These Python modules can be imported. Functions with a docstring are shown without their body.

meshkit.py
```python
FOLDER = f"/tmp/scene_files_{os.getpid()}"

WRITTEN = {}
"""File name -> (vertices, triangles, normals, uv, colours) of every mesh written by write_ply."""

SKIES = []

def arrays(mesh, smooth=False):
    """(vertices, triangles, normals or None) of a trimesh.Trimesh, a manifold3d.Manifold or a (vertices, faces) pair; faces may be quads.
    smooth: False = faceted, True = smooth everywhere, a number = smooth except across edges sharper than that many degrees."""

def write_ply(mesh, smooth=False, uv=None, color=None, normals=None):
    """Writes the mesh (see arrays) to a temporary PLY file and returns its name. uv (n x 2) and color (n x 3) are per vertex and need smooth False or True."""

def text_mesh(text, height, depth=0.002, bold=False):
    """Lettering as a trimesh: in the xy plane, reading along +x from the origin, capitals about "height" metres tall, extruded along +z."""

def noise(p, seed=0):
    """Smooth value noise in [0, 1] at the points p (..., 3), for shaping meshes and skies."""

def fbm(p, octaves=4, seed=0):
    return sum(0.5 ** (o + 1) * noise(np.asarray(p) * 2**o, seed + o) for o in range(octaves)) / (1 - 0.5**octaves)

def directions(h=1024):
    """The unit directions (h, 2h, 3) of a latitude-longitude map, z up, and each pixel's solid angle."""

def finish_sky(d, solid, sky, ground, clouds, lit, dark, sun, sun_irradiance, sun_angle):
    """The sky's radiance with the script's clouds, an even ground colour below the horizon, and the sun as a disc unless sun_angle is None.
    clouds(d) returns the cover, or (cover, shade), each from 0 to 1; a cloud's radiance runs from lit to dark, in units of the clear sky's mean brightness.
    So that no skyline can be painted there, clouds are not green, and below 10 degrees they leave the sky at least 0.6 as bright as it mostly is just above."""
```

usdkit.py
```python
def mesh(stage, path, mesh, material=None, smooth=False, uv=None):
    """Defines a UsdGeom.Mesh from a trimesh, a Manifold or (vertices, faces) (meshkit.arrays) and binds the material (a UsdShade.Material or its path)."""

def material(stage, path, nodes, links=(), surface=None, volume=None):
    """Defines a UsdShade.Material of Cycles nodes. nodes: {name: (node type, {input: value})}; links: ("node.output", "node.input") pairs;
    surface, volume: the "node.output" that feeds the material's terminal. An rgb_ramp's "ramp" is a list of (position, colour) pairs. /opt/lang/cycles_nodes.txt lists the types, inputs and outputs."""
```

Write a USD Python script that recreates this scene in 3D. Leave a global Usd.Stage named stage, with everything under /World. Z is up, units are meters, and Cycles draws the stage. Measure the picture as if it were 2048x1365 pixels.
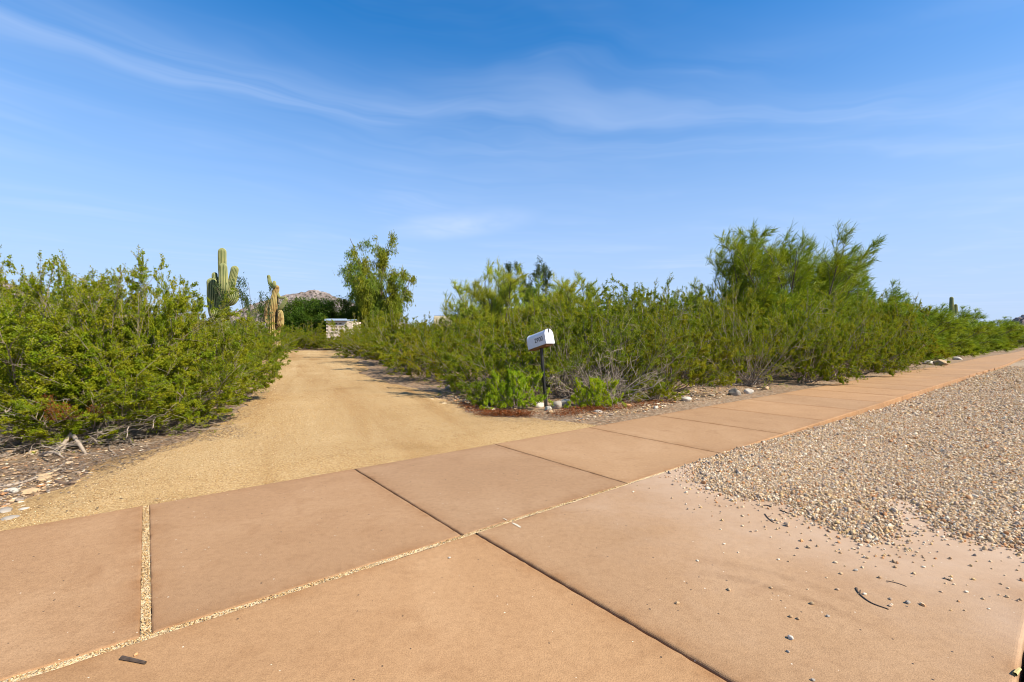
import math, numpy as np, trimesh, usdkit, meshkit
from scipy.spatial import Delaunay
from shapely.geometry import Polygon, Point
import shapely
from pxr import Usd, UsdGeom, UsdLux, UsdShade, Sdf, Gf, Vt

stage = Usd.Stage.CreateInMemory()
W = UsdGeom.Xform.Define(stage, '/World')
stage.SetDefaultPrim(W.GetPrim())
UsdGeom.Scope.Define(stage, '/World/Looks')

# ------------------------------------------------------------------ camera, sky, sun, exposure
EYE = 1.2
cam = UsdGeom.Camera.Define(stage, '/World/camera')
cam.AddTranslateOp().Set((0, 0, EYE)); cam.AddRotateXOp().Set(90.0)
cam.CreateHorizontalApertureAttr(36.0); cam.CreateFocalLengthAttr(36.0 * 910 / 2048)
cam.CreateClippingRangeAttr((0.05, 20000.0))
cam.CreateExposureAttr(0.88)
SUN_AZ, SUN_EL = math.radians(118), math.radians(42)
SKY_STRENGTH, SUN_INTENSITY = 0.12, 1.2
sun = UsdLux.DistantLight.Define(stage, '/World/sun')
sun.CreateIntensityAttr(SUN_INTENSITY); sun.CreateAngleAttr(0.5); sun.CreateNormalizeAttr(True)
sun.CreateColorAttr((1.0, 0.925, 0.80))
sun.AddRotateZOp().Set(-math.degrees(SUN_AZ)); sun.AddRotateXOp().Set(-(90 - math.degrees(SUN_EL)))
dome = UsdLux.DomeLight.Define(stage, '/World/sky')
dome.GetPrim().SetCustomDataByKey('kind', 'structure')


def cirrus_nodes():
    n = {
        'co': ('texture_coordinate', {}), 'sp': ('separate_xyz', {}),
        'zc': ('math', {'math_type': 'maximum', 'value2': 0.04}),
        'px': ('math', {'math_type': 'divide'}), 'py': ('math', {'math_type': 'divide'}),
        # the big streak: rises from the upper left, then runs level to the right
        'l1': ('math', {'math_type': 'multiply_add', 'value2': 0.72, 'value3': 2.42}),
        'fm': ('math', {'math_type': 'smoothmin', 'value2': 2.1, 'value3': 0.5}),
        'dy': ('math', {'math_type': 'subtract'}),
        'wv': ('combine_xyz', {}), 'wn': ('noise_texture', {'scale': 0.9, 'detail': 3.0}),
        'wo': ('math', {'math_type': 'multiply_add', 'value2': 1.0, 'value3': -0.5}),
        'dyw': ('math', {'math_type': 'add'}),
        'ab': ('math', {'math_type': 'absolute'}),
        'mk': ('map_range', {'range_type': 'smoothstep', 'from_min': 0.62, 'from_max': 0.0, 'to_min': 0.0, 'to_max': 1.0}),
        'sv': ('combine_xyz', {}), 'sc': ('mapping', {'scale': (0.42, 2.6, 1.0)}),
        'pc': ('vector_math', {'math_type': 'subtract', 'vector2': (-0.50, 3.95, 0)}), 'pr': ('mapping', {'rotation': (0, 0, 0.62)}), 'ps': ('mapping', {'scale': (0.95, 1.7, 1.0)}), 'pl': ('vector_math', {'math_type': 'length'}),
        'pm': ('map_range', {'range_type': 'smoothstep', 'from_min': 1.0, 'from_max': 0.0, 'to_min': 0.0, 'to_max': 2.6}), 'pn': ('noise_texture', {'scale': 2.2, 'detail': 5.0, 'roughness': 0.6, 'distortion': 0.5}),
        'pq': ('math', {'math_type': 'multiply'}), 'pz': ('math', {'math_type': 'maximum'}),
        'st': ('noise_texture', {'scale': 1.1, 'detail': 5.0, 'roughness': 0.52, 'distortion': 0.35}),
        'sr': ('map_range', {'range_type': 'smoothstep', 'from_min': 0.33, 'from_max': 0.75, 'to_min': 0.0, 'to_max': 1.0}),
        'bl': ('noise_texture', {'scale': 0.55, 'detail': 4.0, 'roughness': 0.55, 'distortion': 0.8}),
        'br': ('map_range', {'range_type': 'smoothstep', 'from_min': 0.40, 'from_max': 0.72, 'to_min': 0.10, 'to_max': 0.85}),
        'mx': ('math', {'math_type': 'maximum'}),
        'cv': ('math', {'math_type': 'multiply'}),
        'cs': ('math', {'math_type': 'multiply', 'value2': 0.32, 'use_clamp': True}),
        'sky': ('sky_texture', {'sky_type': 'single_scattering', 'sun_disc': False, 'sun_elevation': SUN_EL, 'sun_rotation': SUN_AZ, 'altitude': 400.0, 'air_density': 1.0, 'aerosol_density': 0.55, 'ozone_density': 3.0}),
        'hs': ('hsv', {'hue': 0.5, 'saturation': 1.42, 'value': 1.0, 'fac': 1.0}),
        'ml': ('mix', {'color2': (3.3, 3.85, 5.0)}),
        'vf': ('map_range', {'range_type': 'smoothstep', 'from_min': 0.66, 'from_max': 0.0, 'to_min': 0.0, 'to_max': 0.93}),
        'vl': ('mix', {'color2': (2.3, 2.98, 4.35)}),
        'bg': ('background_shader', {'strength': SKY_STRENGTH}),
    }
    l = [('co.generated', 'sp.vector'), ('sp.z', 'zc.value1'), ('sp.x', 'px.value1'), ('zc.value', 'px.value2'), ('sp.y', 'py.value1'), ('zc.value', 'py.value2'),
         ('px.value', 'l1.value1'), ('l1.value', 'fm.value1'), ('py.value', 'dy.value1'), ('fm.value', 'dy.value2'),
         ('px.value', 'wv.x'), ('py.value', 'wv.y'), ('wv.vector', 'wn.vector'), ('wn.fac', 'wo.value1'), ('dy.value', 'dyw.value1'), ('wo.value', 'dyw.value2'),
         ('dyw.value', 'ab.value1'), ('ab.value', 'mk.value'),
         ('px.value', 'sv.x'), ('dyw.value', 'sv.y'), ('sv.vector', 'sc.vector'), ('wv.vector', 'pc.vector1'), ('pc.vector', 'pr.vector'), ('pr.vector', 'ps.vector'), ('ps.vector', 'pl.vector1'), ('pl.value', 'pm.value'), ('wv.vector', 'pn.vector'), ('pm.result', 'pq.value1'), ('pn.fac', 'pq.value2'), ('sc.vector', 'st.vector'), ('st.fac', 'sr.value'), ('wv.vector', 'bl.vector'), ('bl.fac', 'br.value'),
         ('mk.result', 'mx.value1'), ('br.result', 'mx.value2'), ('mx.value', 'cv.value1'), ('sr.result', 'cv.value2'), ('cv.value', 'pz.value1'), ('pq.value', 'pz.value2'), ('pz.value', 'cs.value1'),
         ('co.generated', 'sky.vector'), ('sky.color', 'hs.color'), ('hs.color', 'vl.color1'), ('sp.z', 'vf.value'), ('vf.result', 'vl.fac'), ('vl.color', 'ml.color1'), ('cs.value', 'ml.fac'), ('ml.color', 'bg.color')]
    return n, l


_n, _l = cirrus_nodes()
skym = usdkit.material(stage, '/World/Looks/sky_air', _n, _l, surface='bg.background')
UsdShade.MaterialBindingAPI.Apply(dome.GetPrim()).Bind(skym)

# ------------------------------------------------------------------ helpers
names = {}


def numbered(parent, name):
    k = names.get((parent, name), 0); names[(parent, name)] = k + 1
    return f'{parent}/{name}' if k == 0 else f'{parent}/{name}_{k:03d}'


def tag(prim, label=None, cat=None, group=None, kind=None):
    for k, v in (('label', label), ('category', cat), ('group', group), ('kind', kind)):
        if v:
            prim.SetCustomDataByKey(k, v)
    return prim


def thing(name, label=None, cat=None, loc=(0, 0, 0), rotz=0.0, scale=None, group=None, kind=None):
    x = UsdGeom.Xform.Define(stage, numbered('/World', name))
    x.AddTranslateOp().Set(Gf.Vec3d(*map(float, loc)))
    if rotz: x.AddRotateZOp().Set(float(math.degrees(rotz)))
    if scale is not None: x.AddScaleOp().Set(Gf.Vec3f(*map(float, scale)))
    return tag(x.GetPrim(), label, cat, group, kind)


def part(name, mesh, mat, parent=None, smooth=False, label=None, kind=None):
    base = '/World' if parent is None else str(parent.GetPath())
    m = usdkit.mesh(stage, numbered(base, name), mesh, mat, smooth=smooth)
    return tag(m.GetPrim(), label, kind=kind)


def copy_of(src_path, name, label, cat, loc, rotz, scale, group=None):
    r = thing(name, label, cat, loc, rotz, scale, group)
    r.GetReferences().AddInternalReference(src_path); r.SetInstanceable(True)
    return r


P = np.array([0.7791, 0.6269]); Q = np.array([0.6269, -0.7791])   # along the pavement, and across it towards the street
SLOPE, EDGE = 0.0157, -4.27


def sq(s, q):
    s, q = np.asarray(s, float), np.asarray(q, float)
    return s[..., None] * P + q[..., None] * Q


def to_sq(xy):
    xy = np.asarray(xy, float)
    return np.stack([xy @ P, xy @ Q], -1)


def zg(x, y):
    u = -(np.asarray(x) * Q[0] + np.asarray(y) * Q[1]) + EDGE
    return np.where(u > 0, SLOPE * np.clip(u, 0, 60) - 0.015, 0.0)


def G(px, py):
    """Where a sight line meets the ground."""
    d, a = (py - 683) / 910, (px - 1024) / 910
    t = EYE / d
    x, y = a * t, t
    if -(x * Q[0] + y * Q[1]) + EDGE > 0:
        t = (EYE + 0.015 - EDGE * SLOPE) / (d - SLOPE * (a * Q[0] + Q[1]))
    return np.array([a * t, t])


def A(px, py, Y):
    return np.array([(px - 1024) / 910 * Y, Y, EYE + (683 - py) / 910 * Y])


def unit(v):
    return v / (np.linalg.norm(v, axis=-1, keepdims=True) + 1e-12)


def tubes(pts, rad, k=4):
    """Many polylines (n, m, 3) with radii (n, m) as tubes of k sides."""
    n, m, _ = pts.shape
    t = unit(np.gradient(pts, axis=1))
    ref = np.where(np.abs(t[..., 2:]) < 0.85, np.array([0, 0, 1.0]), np.array([1.0, 0, 0]))
    a = unit(np.cross(t, ref)); b = np.cross(t, a)
    an = np.arange(k) * 2 * np.pi / k
    v = pts[:, :, None] + rad[:, :, None, None] * (np.cos(an)[:, None] * a[:, :, None] + np.sin(an)[:, None] * b[:, :, None])
    i, j, c = np.meshgrid(np.arange(n), np.arange(m - 1), np.arange(k), indexing='ij')
    o = i * m * k
    f = np.stack([o + j * k + c, o + j * k + (c + 1) % k, o + (j + 1) * k + (c + 1) % k, o + (j + 1) * k + c], -1).reshape(-1, 4)
    return v.reshape(-1, 3), np.vstack([f[:, [0, 1, 2]], f[:, [0, 2, 3]]])


def join(*ms):
    vs, fs, n = [], [], 0
    for v, f in ms:
        vs.append(v); fs.append(np.asarray(f) + n); n += len(v)
    return np.vstack(vs), np.vstack(fs)


def box(cx, cy, cz, sx, sy, sz):
    m = trimesh.creation.box((sx, sy, sz)); m.apply_translation((cx, cy, cz)); return m


def cat(*ms):
    return trimesh.util.concatenate(list(ms))


# ------------------------------------------------------------------ materials
M = {}


def mat(name, nodes, links, surface='p.BSDF'):
    M[name] = usdkit.material(stage, '/World/Looks/' + name, nodes, links, surface=surface)
    return M[name]


def plain(name, col, rough=0.6, var=0.25, scale=8.0, metallic=0.0, bump=0.0, spec=0.4):
    c = np.array(col)
    return mat(name, {'co': ('texture_coordinate', {}), 'n': ('noise_texture', {'scale': scale, 'detail': 5.0, 'roughness': 0.6}),
                      'r': ('rgb_ramp', {'ramp': [(0.25, tuple(c * (1 - var))), (0.75, tuple(np.minimum(c * (1 + var), 0.95)))]}),
                      'b': ('bump', {'strength': bump, 'distance': 0.01}),
                      'p': ('principled_bsdf', {'roughness': rough, 'metallic': metallic, 'specular_ior_level': spec})},
               [('co.object', 'n.vector'), ('n.fac', 'r.fac'), ('r.color', 'p.base_color'), ('n.fac', 'b.height'), ('b.normal', 'p.normal')])


def leaf(name, ramp, clump, trans=0.42, rough=0.5, spec=0.12, clump_scale=2.2):
    """ramp: colours by leaf; clump: two tints by tuft."""
    return mat(name, {'g': ('geometry', {}), 'co': ('texture_coordinate', {}), 'oi': ('object_info', {}),
                      'r': ('rgb_ramp', {'ramp': ramp}),
                      'n': ('noise_texture', {'scale': clump_scale, 'detail': 2.0}),
                      'nr': ('rgb_ramp', {'ramp': [(0.38, clump[0]), (0.62, clump[1])]}),
                      'mu': ('mix', {'mix_type': 'multiply', 'fac': 1.0}),
                      'or': ('rgb_ramp', {'ramp': [(0.0, (1.32, 1.36, 0.85)), (0.5, (1.54, 1.46, 0.85)), (1.0, (1.74, 1.52, 0.85))]}),
                      'mo': ('mix', {'mix_type': 'multiply', 'fac': 1.0}),
                      'p': ('principled_bsdf', {'roughness': rough, 'specular_ior_level': spec}),
                      'tb': ('mix', {'mix_type': 'multiply', 'fac': 1.0, 'color2': (1.25, 1.2, 0.7)}), 't': ('translucent_bsdf', {}), 'ml': ('mix_closure', {'fac': trans})},
               [('g.random_per_island', 'r.fac'), ('co.object', 'n.vector'), ('n.fac', 'nr.fac'), ('r.color', 'mu.color1'), ('nr.color', 'mu.color2'),
                ('oi.random', 'or.fac'), ('mu.color', 'mo.color1'), ('or.color', 'mo.color2'),
                ('mo.color', 'p.base_color'), ('mo.color', 'tb.color1'), ('tb.color', 't.color'), ('p.BSDF', 'ml.closure1'), ('t.BSDF', 'ml.closure2')], surface='ml.closure')


leaf('creosote_leaf', [(0.0, (0.15, 0.18, 0.012)), (0.3, (0.34, 0.365, 0.012)), (0.65, (0.56, 0.535, 0.016)), (0.90, (0.74, 0.68, 0.07)), (0.95, (0.42, 0.27, 0.04)), (1.0, (0.28, 0.14, 0.04))],
     ((0.66, 0.82, 0.65), (1.16, 1.05, 0.85)), clump_scale=3.2, trans=0.38)
leaf('creosote_olive', [(0.0, (0.15, 0.165, 0.012)), (0.3, (0.36, 0.36, 0.013)), (0.7, (0.58, 0.535, 0.018)), (0.90, (0.72, 0.63, 0.07)), (0.95, (0.42, 0.28, 0.04)), (1.0, (0.30, 0.15, 0.04))],
     ((0.68, 0.82, 0.65), (1.16, 1.06, 0.85)), clump_scale=3.2, trans=0.38)
leaf('creosote_fresh', [(0.0, (0.20, 0.26, 0.014)), (0.5, (0.38, 0.43, 0.02)), (1.0, (0.56, 0.55, 0.04))], ((0.75, 0.9, 0.7), (1.1, 1.05, 0.9)), clump_scale=5.0, trans=0.32)
leaf('palo_verde_twig', [(0.0, (0.14, 0.18, 0.014)), (0.5, (0.25, 0.28, 0.02)), (1.0, (0.36, 0.35, 0.035))], ((0.75, 0.9, 0.85), (1.1, 1.05, 0.9)), trans=0.3, clump_scale=1.0)
leaf('palo_verde_pale', [(0.0, (0.20, 0.23, 0.035)), (0.5, (0.33, 0.35, 0.055)), (1.0, (0.46, 0.45, 0.09))], ((0.8, 0.95, 0.9), (1.1, 1.05, 0.9)), trans=0.3, clump_scale=1.0)
leaf('willow_leaf', [(0.0, (0.12, 0.15, 0.025)), (0.45, (0.26, 0.28, 0.04)), (0.8, (0.40, 0.36, 0.035)), (1.0, (0.48, 0.39, 0.12))], ((0.7, 0.9, 0.95), (1.25, 1.08, 0.7)), clump_scale=0.5)
leaf('dark_tree_leaf', [(0.0, (0.05, 0.085, 0.014)), (0.5, (0.11, 0.17, 0.02)), (1.0, (0.19, 0.25, 0.03))], ((0.75, 0.9, 0.85), (1.15, 1.08, 0.9)), clump_scale=0.7)
leaf('grey_green_leaf', [(0.0, (0.05, 0.075, 0.045)), (0.5, (0.09, 0.12, 0.07)), (1.0, (0.17, 0.19, 0.11))], ((0.8, 0.9, 0.9), (1.1, 1.05, 0.95)), clump_scale=0.7)
leaf('rust_leaf', [(0.0, (0.13, 0.04, 0.015)), (0.5, (0.24, 0.075, 0.025)), (1.0, (0.36, 0.14, 0.05))], ((0.8, 0.8, 0.8), (1.1, 1.1, 1.1)), trans=0.15)
plain('twig_grey', (0.22, 0.17, 0.125), 0.9, 0.35, 14)
plain('twig_brown', (0.15, 0.095, 0.06), 0.8, 0.35, 14)
plain('twig_pale', (0.34, 0.27, 0.20), 0.9, 0.4, 14)
plain('dead_wood', (0.31, 0.245, 0.18), 0.8, 0.3, 20)
plain('dark_stick', (0.075, 0.05, 0.033), 0.8, 0.4, 60)
plain('bark', (0.11, 0.08, 0.055), 0.85, 0.35, 10)
plain('stone_white', (0.43, 0.385, 0.315), 0.9, 0.2, 9, bump=0.6, spec=0.15)
plain('stone_grey', (0.29, 0.25, 0.20), 0.9, 0.25, 9, bump=0.6, spec=0.15)
plain('stone_tan', (0.42, 0.29, 0.16), 0.9, 0.25, 9, bump=0.6, spec=0.15)
plain('stone_orange', (0.50, 0.27, 0.12), 0.9, 0.25, 9, bump=0.6, spec=0.15)
for i, c in enumerate([(0.50, 0.38, 0.25), (0.60, 0.50, 0.37), (0.36, 0.26, 0.17), (0.44, 0.34, 0.26), (0.54, 0.40, 0.22), (0.72, 0.66, 0.55), (0.30, 0.26, 0.235), (0.45, 0.25, 0.13)]):
    plain(f'pebble_tone_{i}', tuple(np.minimum(np.array(c) * (0.92, 0.835, 0.71), 0.75)), 0.9, 0.22, 60, spec=0.12)
for i, c in enumerate([(0.58, 0.40, 0.19), (0.66, 0.49, 0.27), (0.45, 0.29, 0.14), (0.34, 0.22, 0.12), (0.74, 0.62, 0.42)]):
    plain(f'grain_tone_{i}', tuple(np.array(c) * (0.72, 0.66, 0.56)), 0.9, 0.2, 120, spec=0.12)
plain('mailbox_white', (0.56, 0.56, 0.57), 0.35, 0.04, 20, spec=0.5)
plain('black_paint', (0.015, 0.014, 0.014), 0.45, 0.2, 30)
plain('board_brown', (0.17, 0.075, 0.025), 0.75, 0.35, 25)
plain('cream_wall', (0.66, 0.55, 0.36), 0.8, 0.08, 2)
plain('roof_brown', (0.16, 0.12, 0.09), 0.8, 0.2, 3)
plain('roof_blue', (0.42, 0.52, 0.62), 0.45, 0.2, 5)
plain('asphalt', (0.055, 0.053, 0.05), 0.85, 0.25, 60, bump=0.4)
plain('gutter_grey', (0.40, 0.385, 0.355), 0.8, 0.15, 30, bump=0.3)
plain('paint_white', (0.56, 0.48, 0.35), 0.6, 0.1, 60)
plain('pale_twig', (0.5, 0.42, 0.3), 0.8, 0.2, 20)
plain('pale_leaf_curl', (0.45, 0.36, 0.14), 0.7, 0.25, 60)


def tyre_nodes(on):
    """Two faint curved tyre marks rubbed into the apron, with a tread pattern."""
    if not on: return {}
    a, b, c = TYRE; d = 2 * (a[0] * (b[1] - c[1]) + b[0] * (c[1] - a[1]) + c[0] * (a[1] - b[1]))
    ux = ((a @ a) * (b[1] - c[1]) + (b @ b) * (c[1] - a[1]) + (c @ c) * (a[1] - b[1])) / d
    uy = ((a @ a) * (c[0] - b[0]) + (b @ b) * (a[0] - c[0]) + (c @ c) * (b[0] - a[0])) / d
    r = float(np.hypot(a[0] - ux, a[1] - uy)); mid = b
    return {'tc': ('vector_math', {'math_type': 'subtract', 'vector2': (float(ux), float(uy), 0.0)}), 'tl': ('vector_math', {'math_type': 'length'}),
            't1': ('math', {'math_type': 'subtract', 'value2': r}), 't1a': ('math', {'math_type': 'absolute'}), 't1m': ('map_range', {'range_type': 'smoothstep', 'from_min': 0.045, 'from_max': 0.01, 'to_min': 0.0, 'to_max': 1.0}),
            't2': ('math', {'math_type': 'subtract', 'value2': r + 0.15}), 't2a': ('math', {'math_type': 'absolute'}), 't2m': ('map_range', {'range_type': 'smoothstep', 'from_min': 0.05, 'from_max': 0.01, 'to_min': 0.0, 'to_max': 0.8}),
            'tx': ('math', {'math_type': 'maximum'}),
            'td': ('vector_math', {'math_type': 'distance', 'vector2': (float(mid[0]), float(mid[1]), 0.0)}), 'tf': ('map_range', {'range_type': 'smoothstep', 'from_min': 0.52, 'from_max': 0.1, 'to_min': 0.0, 'to_max': 1.0}),
            'tn': ('noise_texture', {'scale': 22.0, 'detail': 4.0, 'roughness': 0.7}), 'tr': ('map_range', {'from_min': 0.35, 'from_max': 0.62, 'to_min': 0.1, 'to_max': 0.75, 'clamp': True}),
            'tm1': ('math', {'math_type': 'multiply'}), 'tm2': ('math', {'math_type': 'multiply', 'use_clamp': True}),
            'm7': ('mix', {'mix_type': 'multiply', 'color2': (0.70, 0.66, 0.62)}),
            'ds': ('vector_math', {'math_type': 'dot_product', 'vector2': (float(P[0]), float(P[1]), 0.0)}), 'dn': ('noise_texture', {'scale': 1.7, 'detail': 5.0, 'roughness': 0.65}), 'da': ('math', {'math_type': 'multiply_add', 'value2': 2.6}),
            'dr': ('map_range', {'range_type': 'smoothstep', 'from_min': 3.2, 'from_max': 5.8, 'to_min': 0.0, 'to_max': 0.75}), 'm8': ('mix', {'color2': (0.46, 0.335, 0.235)})}


def tyre_links(on):
    if not on: return []
    return [('g.position', 'tc.vector1'), ('tc.vector', 'tl.vector1'), ('tl.value', 't1.value1'), ('t1.value', 't1a.value1'), ('t1a.value', 't1m.value'), ('tl.value', 't2.value1'), ('t2.value', 't2a.value1'), ('t2a.value', 't2m.value'),
            ('t1m.result', 'tx.value1'), ('t2m.result', 'tx.value2'), ('g.position', 'td.vector1'), ('td.value', 'tf.value'), ('g.position', 'tn.vector'), ('tn.fac', 'tr.value'),
            ('tx.value', 'tm1.value1'), ('tf.result', 'tm1.value2'), ('tm1.value', 'tm2.value1'), ('tr.result', 'tm2.value2'), ('m6.color', 'm7.color1'), ('tm2.value', 'm7.fac'),
            ('g.position', 'ds.vector1'), ('g.position', 'dn.vector'), ('dn.fac', 'da.value1'), ('ds.value', 'da.value3'), ('da.value', 'dr.value'), ('dr.result', 'm8.fac'), ('m7.color', 'm8.color1')]


TYRE = [G(1395, 1146), G(1550, 1178), G(1700, 1236)]


def concrete(name, base, tint, seed, tyre=False):
    """Tinted, lightly broomed concrete: broad mottling, small pits and a few pale grains."""
    b, t = np.array(base), np.array(tint)
    return mat(name, {
        'g': ('geometry', {}),
        'm': ('mapping', {'location': (seed * 3.7, seed * 1.9, 0)}),
        'n1': ('noise_texture', {'scale': 0.9, 'detail': 6.0, 'roughness': 0.62, 'distortion': 0.4}),
        'r1': ('rgb_ramp', {'ramp': [(0.3, tuple(b * 0.94)), (0.5, tuple(b)), (0.72, tuple(t))]}),
        'n2': ('noise_texture', {'scale': 26.0, 'detail': 6.0, 'roughness': 0.7}),
        'r2': ('rgb_ramp', {'ramp': [(0.3, (0.87, 0.855, 0.84)), (0.5, (1, 1, 1)), (0.75, (1.10, 1.11, 1.12))]}),
        'm1': ('mix', {'mix_type': 'multiply', 'fac': 1.0}),
        'n4': ('noise_texture', {'scale': 210.0, 'detail': 2.0, 'roughness': 0.6}),
        'r4': ('rgb_ramp', {'ramp': [(0.25, (0.74, 0.71, 0.68)), (0.5, (1, 1, 1)), (0.76, (1.22, 1.22, 1.22))]}),
        'm2': ('mix', {'mix_type': 'multiply', 'fac': 1.0}),
        'v': ('voronoi_texture', {'scale': 24.0, 'randomness': 1.0}),
        'vs': ('separate_color', {}),
        'vsz': ('map_range', {'from_min': 0.72, 'from_max': 1.0, 'to_min': 0.0, 'to_max': 0.13, 'clamp': True}),
        'vr': ('math', {'math_type': 'less_than'}),
        'm3': ('mix', {'color2': (0.055, 0.038, 0.026)}),
        'v2': ('voronoi_texture', {'scale': 31.0, 'randomness': 1.0}),
        'vs2': ('separate_color', {}),
        'vsz2': ('map_range', {'from_min': 0.86, 'from_max': 1.0, 'to_min': 0.0, 'to_max': 0.12, 'clamp': True}),
        'vr2': ('math', {'math_type': 'less_than'}),
        'm4': ('mix', {'color2': (0.66, 0.56, 0.42)}),
        'ns': ('noise_texture', {'scale': 2.6, 'detail': 3.0, 'roughness': 0.5, 'distortion': 1.2}),
        'rs': ('rgb_ramp', {'ramp': [(0.56, (1, 1, 1)), (0.74, (0.90, 0.87, 0.84))]}),
        'm5': ('mix', {'mix_type': 'multiply', 'fac': 1.0}),
        'bu': ('bump', {'strength': 0.35, 'distance': 0.004}),
        'p': ('principled_bsdf', {'roughness': 0.82, 'specular_ior_level': 0.3}),
    'oi': ('object_info', {}), 'ro': ('rgb_ramp', {'ramp': [(0.0, (0.93, 0.94, 0.96)), (1.0, (1.05, 1.03, 1.0))]}), 'm6': ('mix', {'mix_type': 'multiply', 'fac': 1.0}),
        'ed': ('attribute', {'attribute': 'dirt'}), 'en': ('noise_texture', {'scale': 5.0, 'detail': 5.0, 'roughness': 0.65}), 'er': ('map_range', {'from_min': 0.34, 'from_max': 0.66, 'to_min': 0.0, 'to_max': 0.9, 'clamp': True}), 'em': ('math', {'math_type': 'multiply', 'use_clamp': True}), 'mx': ('mix', {'mix_type': 'multiply', 'color2': (0.80, 0.70, 0.58)}),
        **tyre_nodes(tyre),
    }, [('g.position', 'm.vector'), ('oi.random', 'ro.fac'), ('m.vector', 'en.vector'), ('en.fac', 'er.value'), ('ed.fac', 'em.value1'), ('er.result', 'em.value2'), ('em.value', 'mx.fac'), ('m5.color', 'mx.color1'), ('mx.color', 'm6.color1'), ('ro.color', 'm6.color2'), *tyre_links(tyre), ('m.vector', 'n1.vector'), ('n1.fac', 'r1.fac'), ('m.vector', 'n2.vector'), ('n2.fac', 'r2.fac'), ('r1.color', 'm1.color1'), ('r2.color', 'm1.color2'),
        ('m.vector', 'n4.vector'), ('n4.fac', 'r4.fac'), ('m1.color', 'm2.color1'), ('r4.color', 'm2.color2'),
        ('m.vector', 'v.vector'), ('v.color', 'vs.color'), ('vs.r', 'vsz.value'), ('v.distance', 'vr.value1'), ('vsz.result', 'vr.value2'), ('m2.color', 'm3.color1'), ('vr.value', 'm3.fac'),
        ('m.vector', 'v2.vector'), ('v2.color', 'vs2.color'), ('vs2.g', 'vsz2.value'), ('v2.distance', 'vr2.value1'), ('vsz2.result', 'vr2.value2'), ('m3.color', 'm4.color1'), ('vr2.value', 'm4.fac'),
        ('m.vector', 'ns.vector'), ('ns.fac', 'rs.fac'), ('m4.color', 'm5.color1'), ('rs.color', 'm5.color2'),
        (('m8.color' if tyre else 'm6.color'), 'p.base_color'), ('n4.fac', 'bu.height'), ('bu.normal', 'p.normal')])


concrete('concrete_pink', (0.320, 0.185, 0.090), (0.364, 0.221, 0.114), 1)
concrete('concrete_tan', (0.350, 0.206, 0.099), (0.39, 0.239, 0.122), 2)
concrete('concrete_orange', (0.348, 0.200, 0.093), (0.39, 0.234, 0.115), 3)

concrete('concrete_apron', (0.352, 0.206, 0.100), (0.394, 0.242, 0.126), 4, True)


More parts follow.
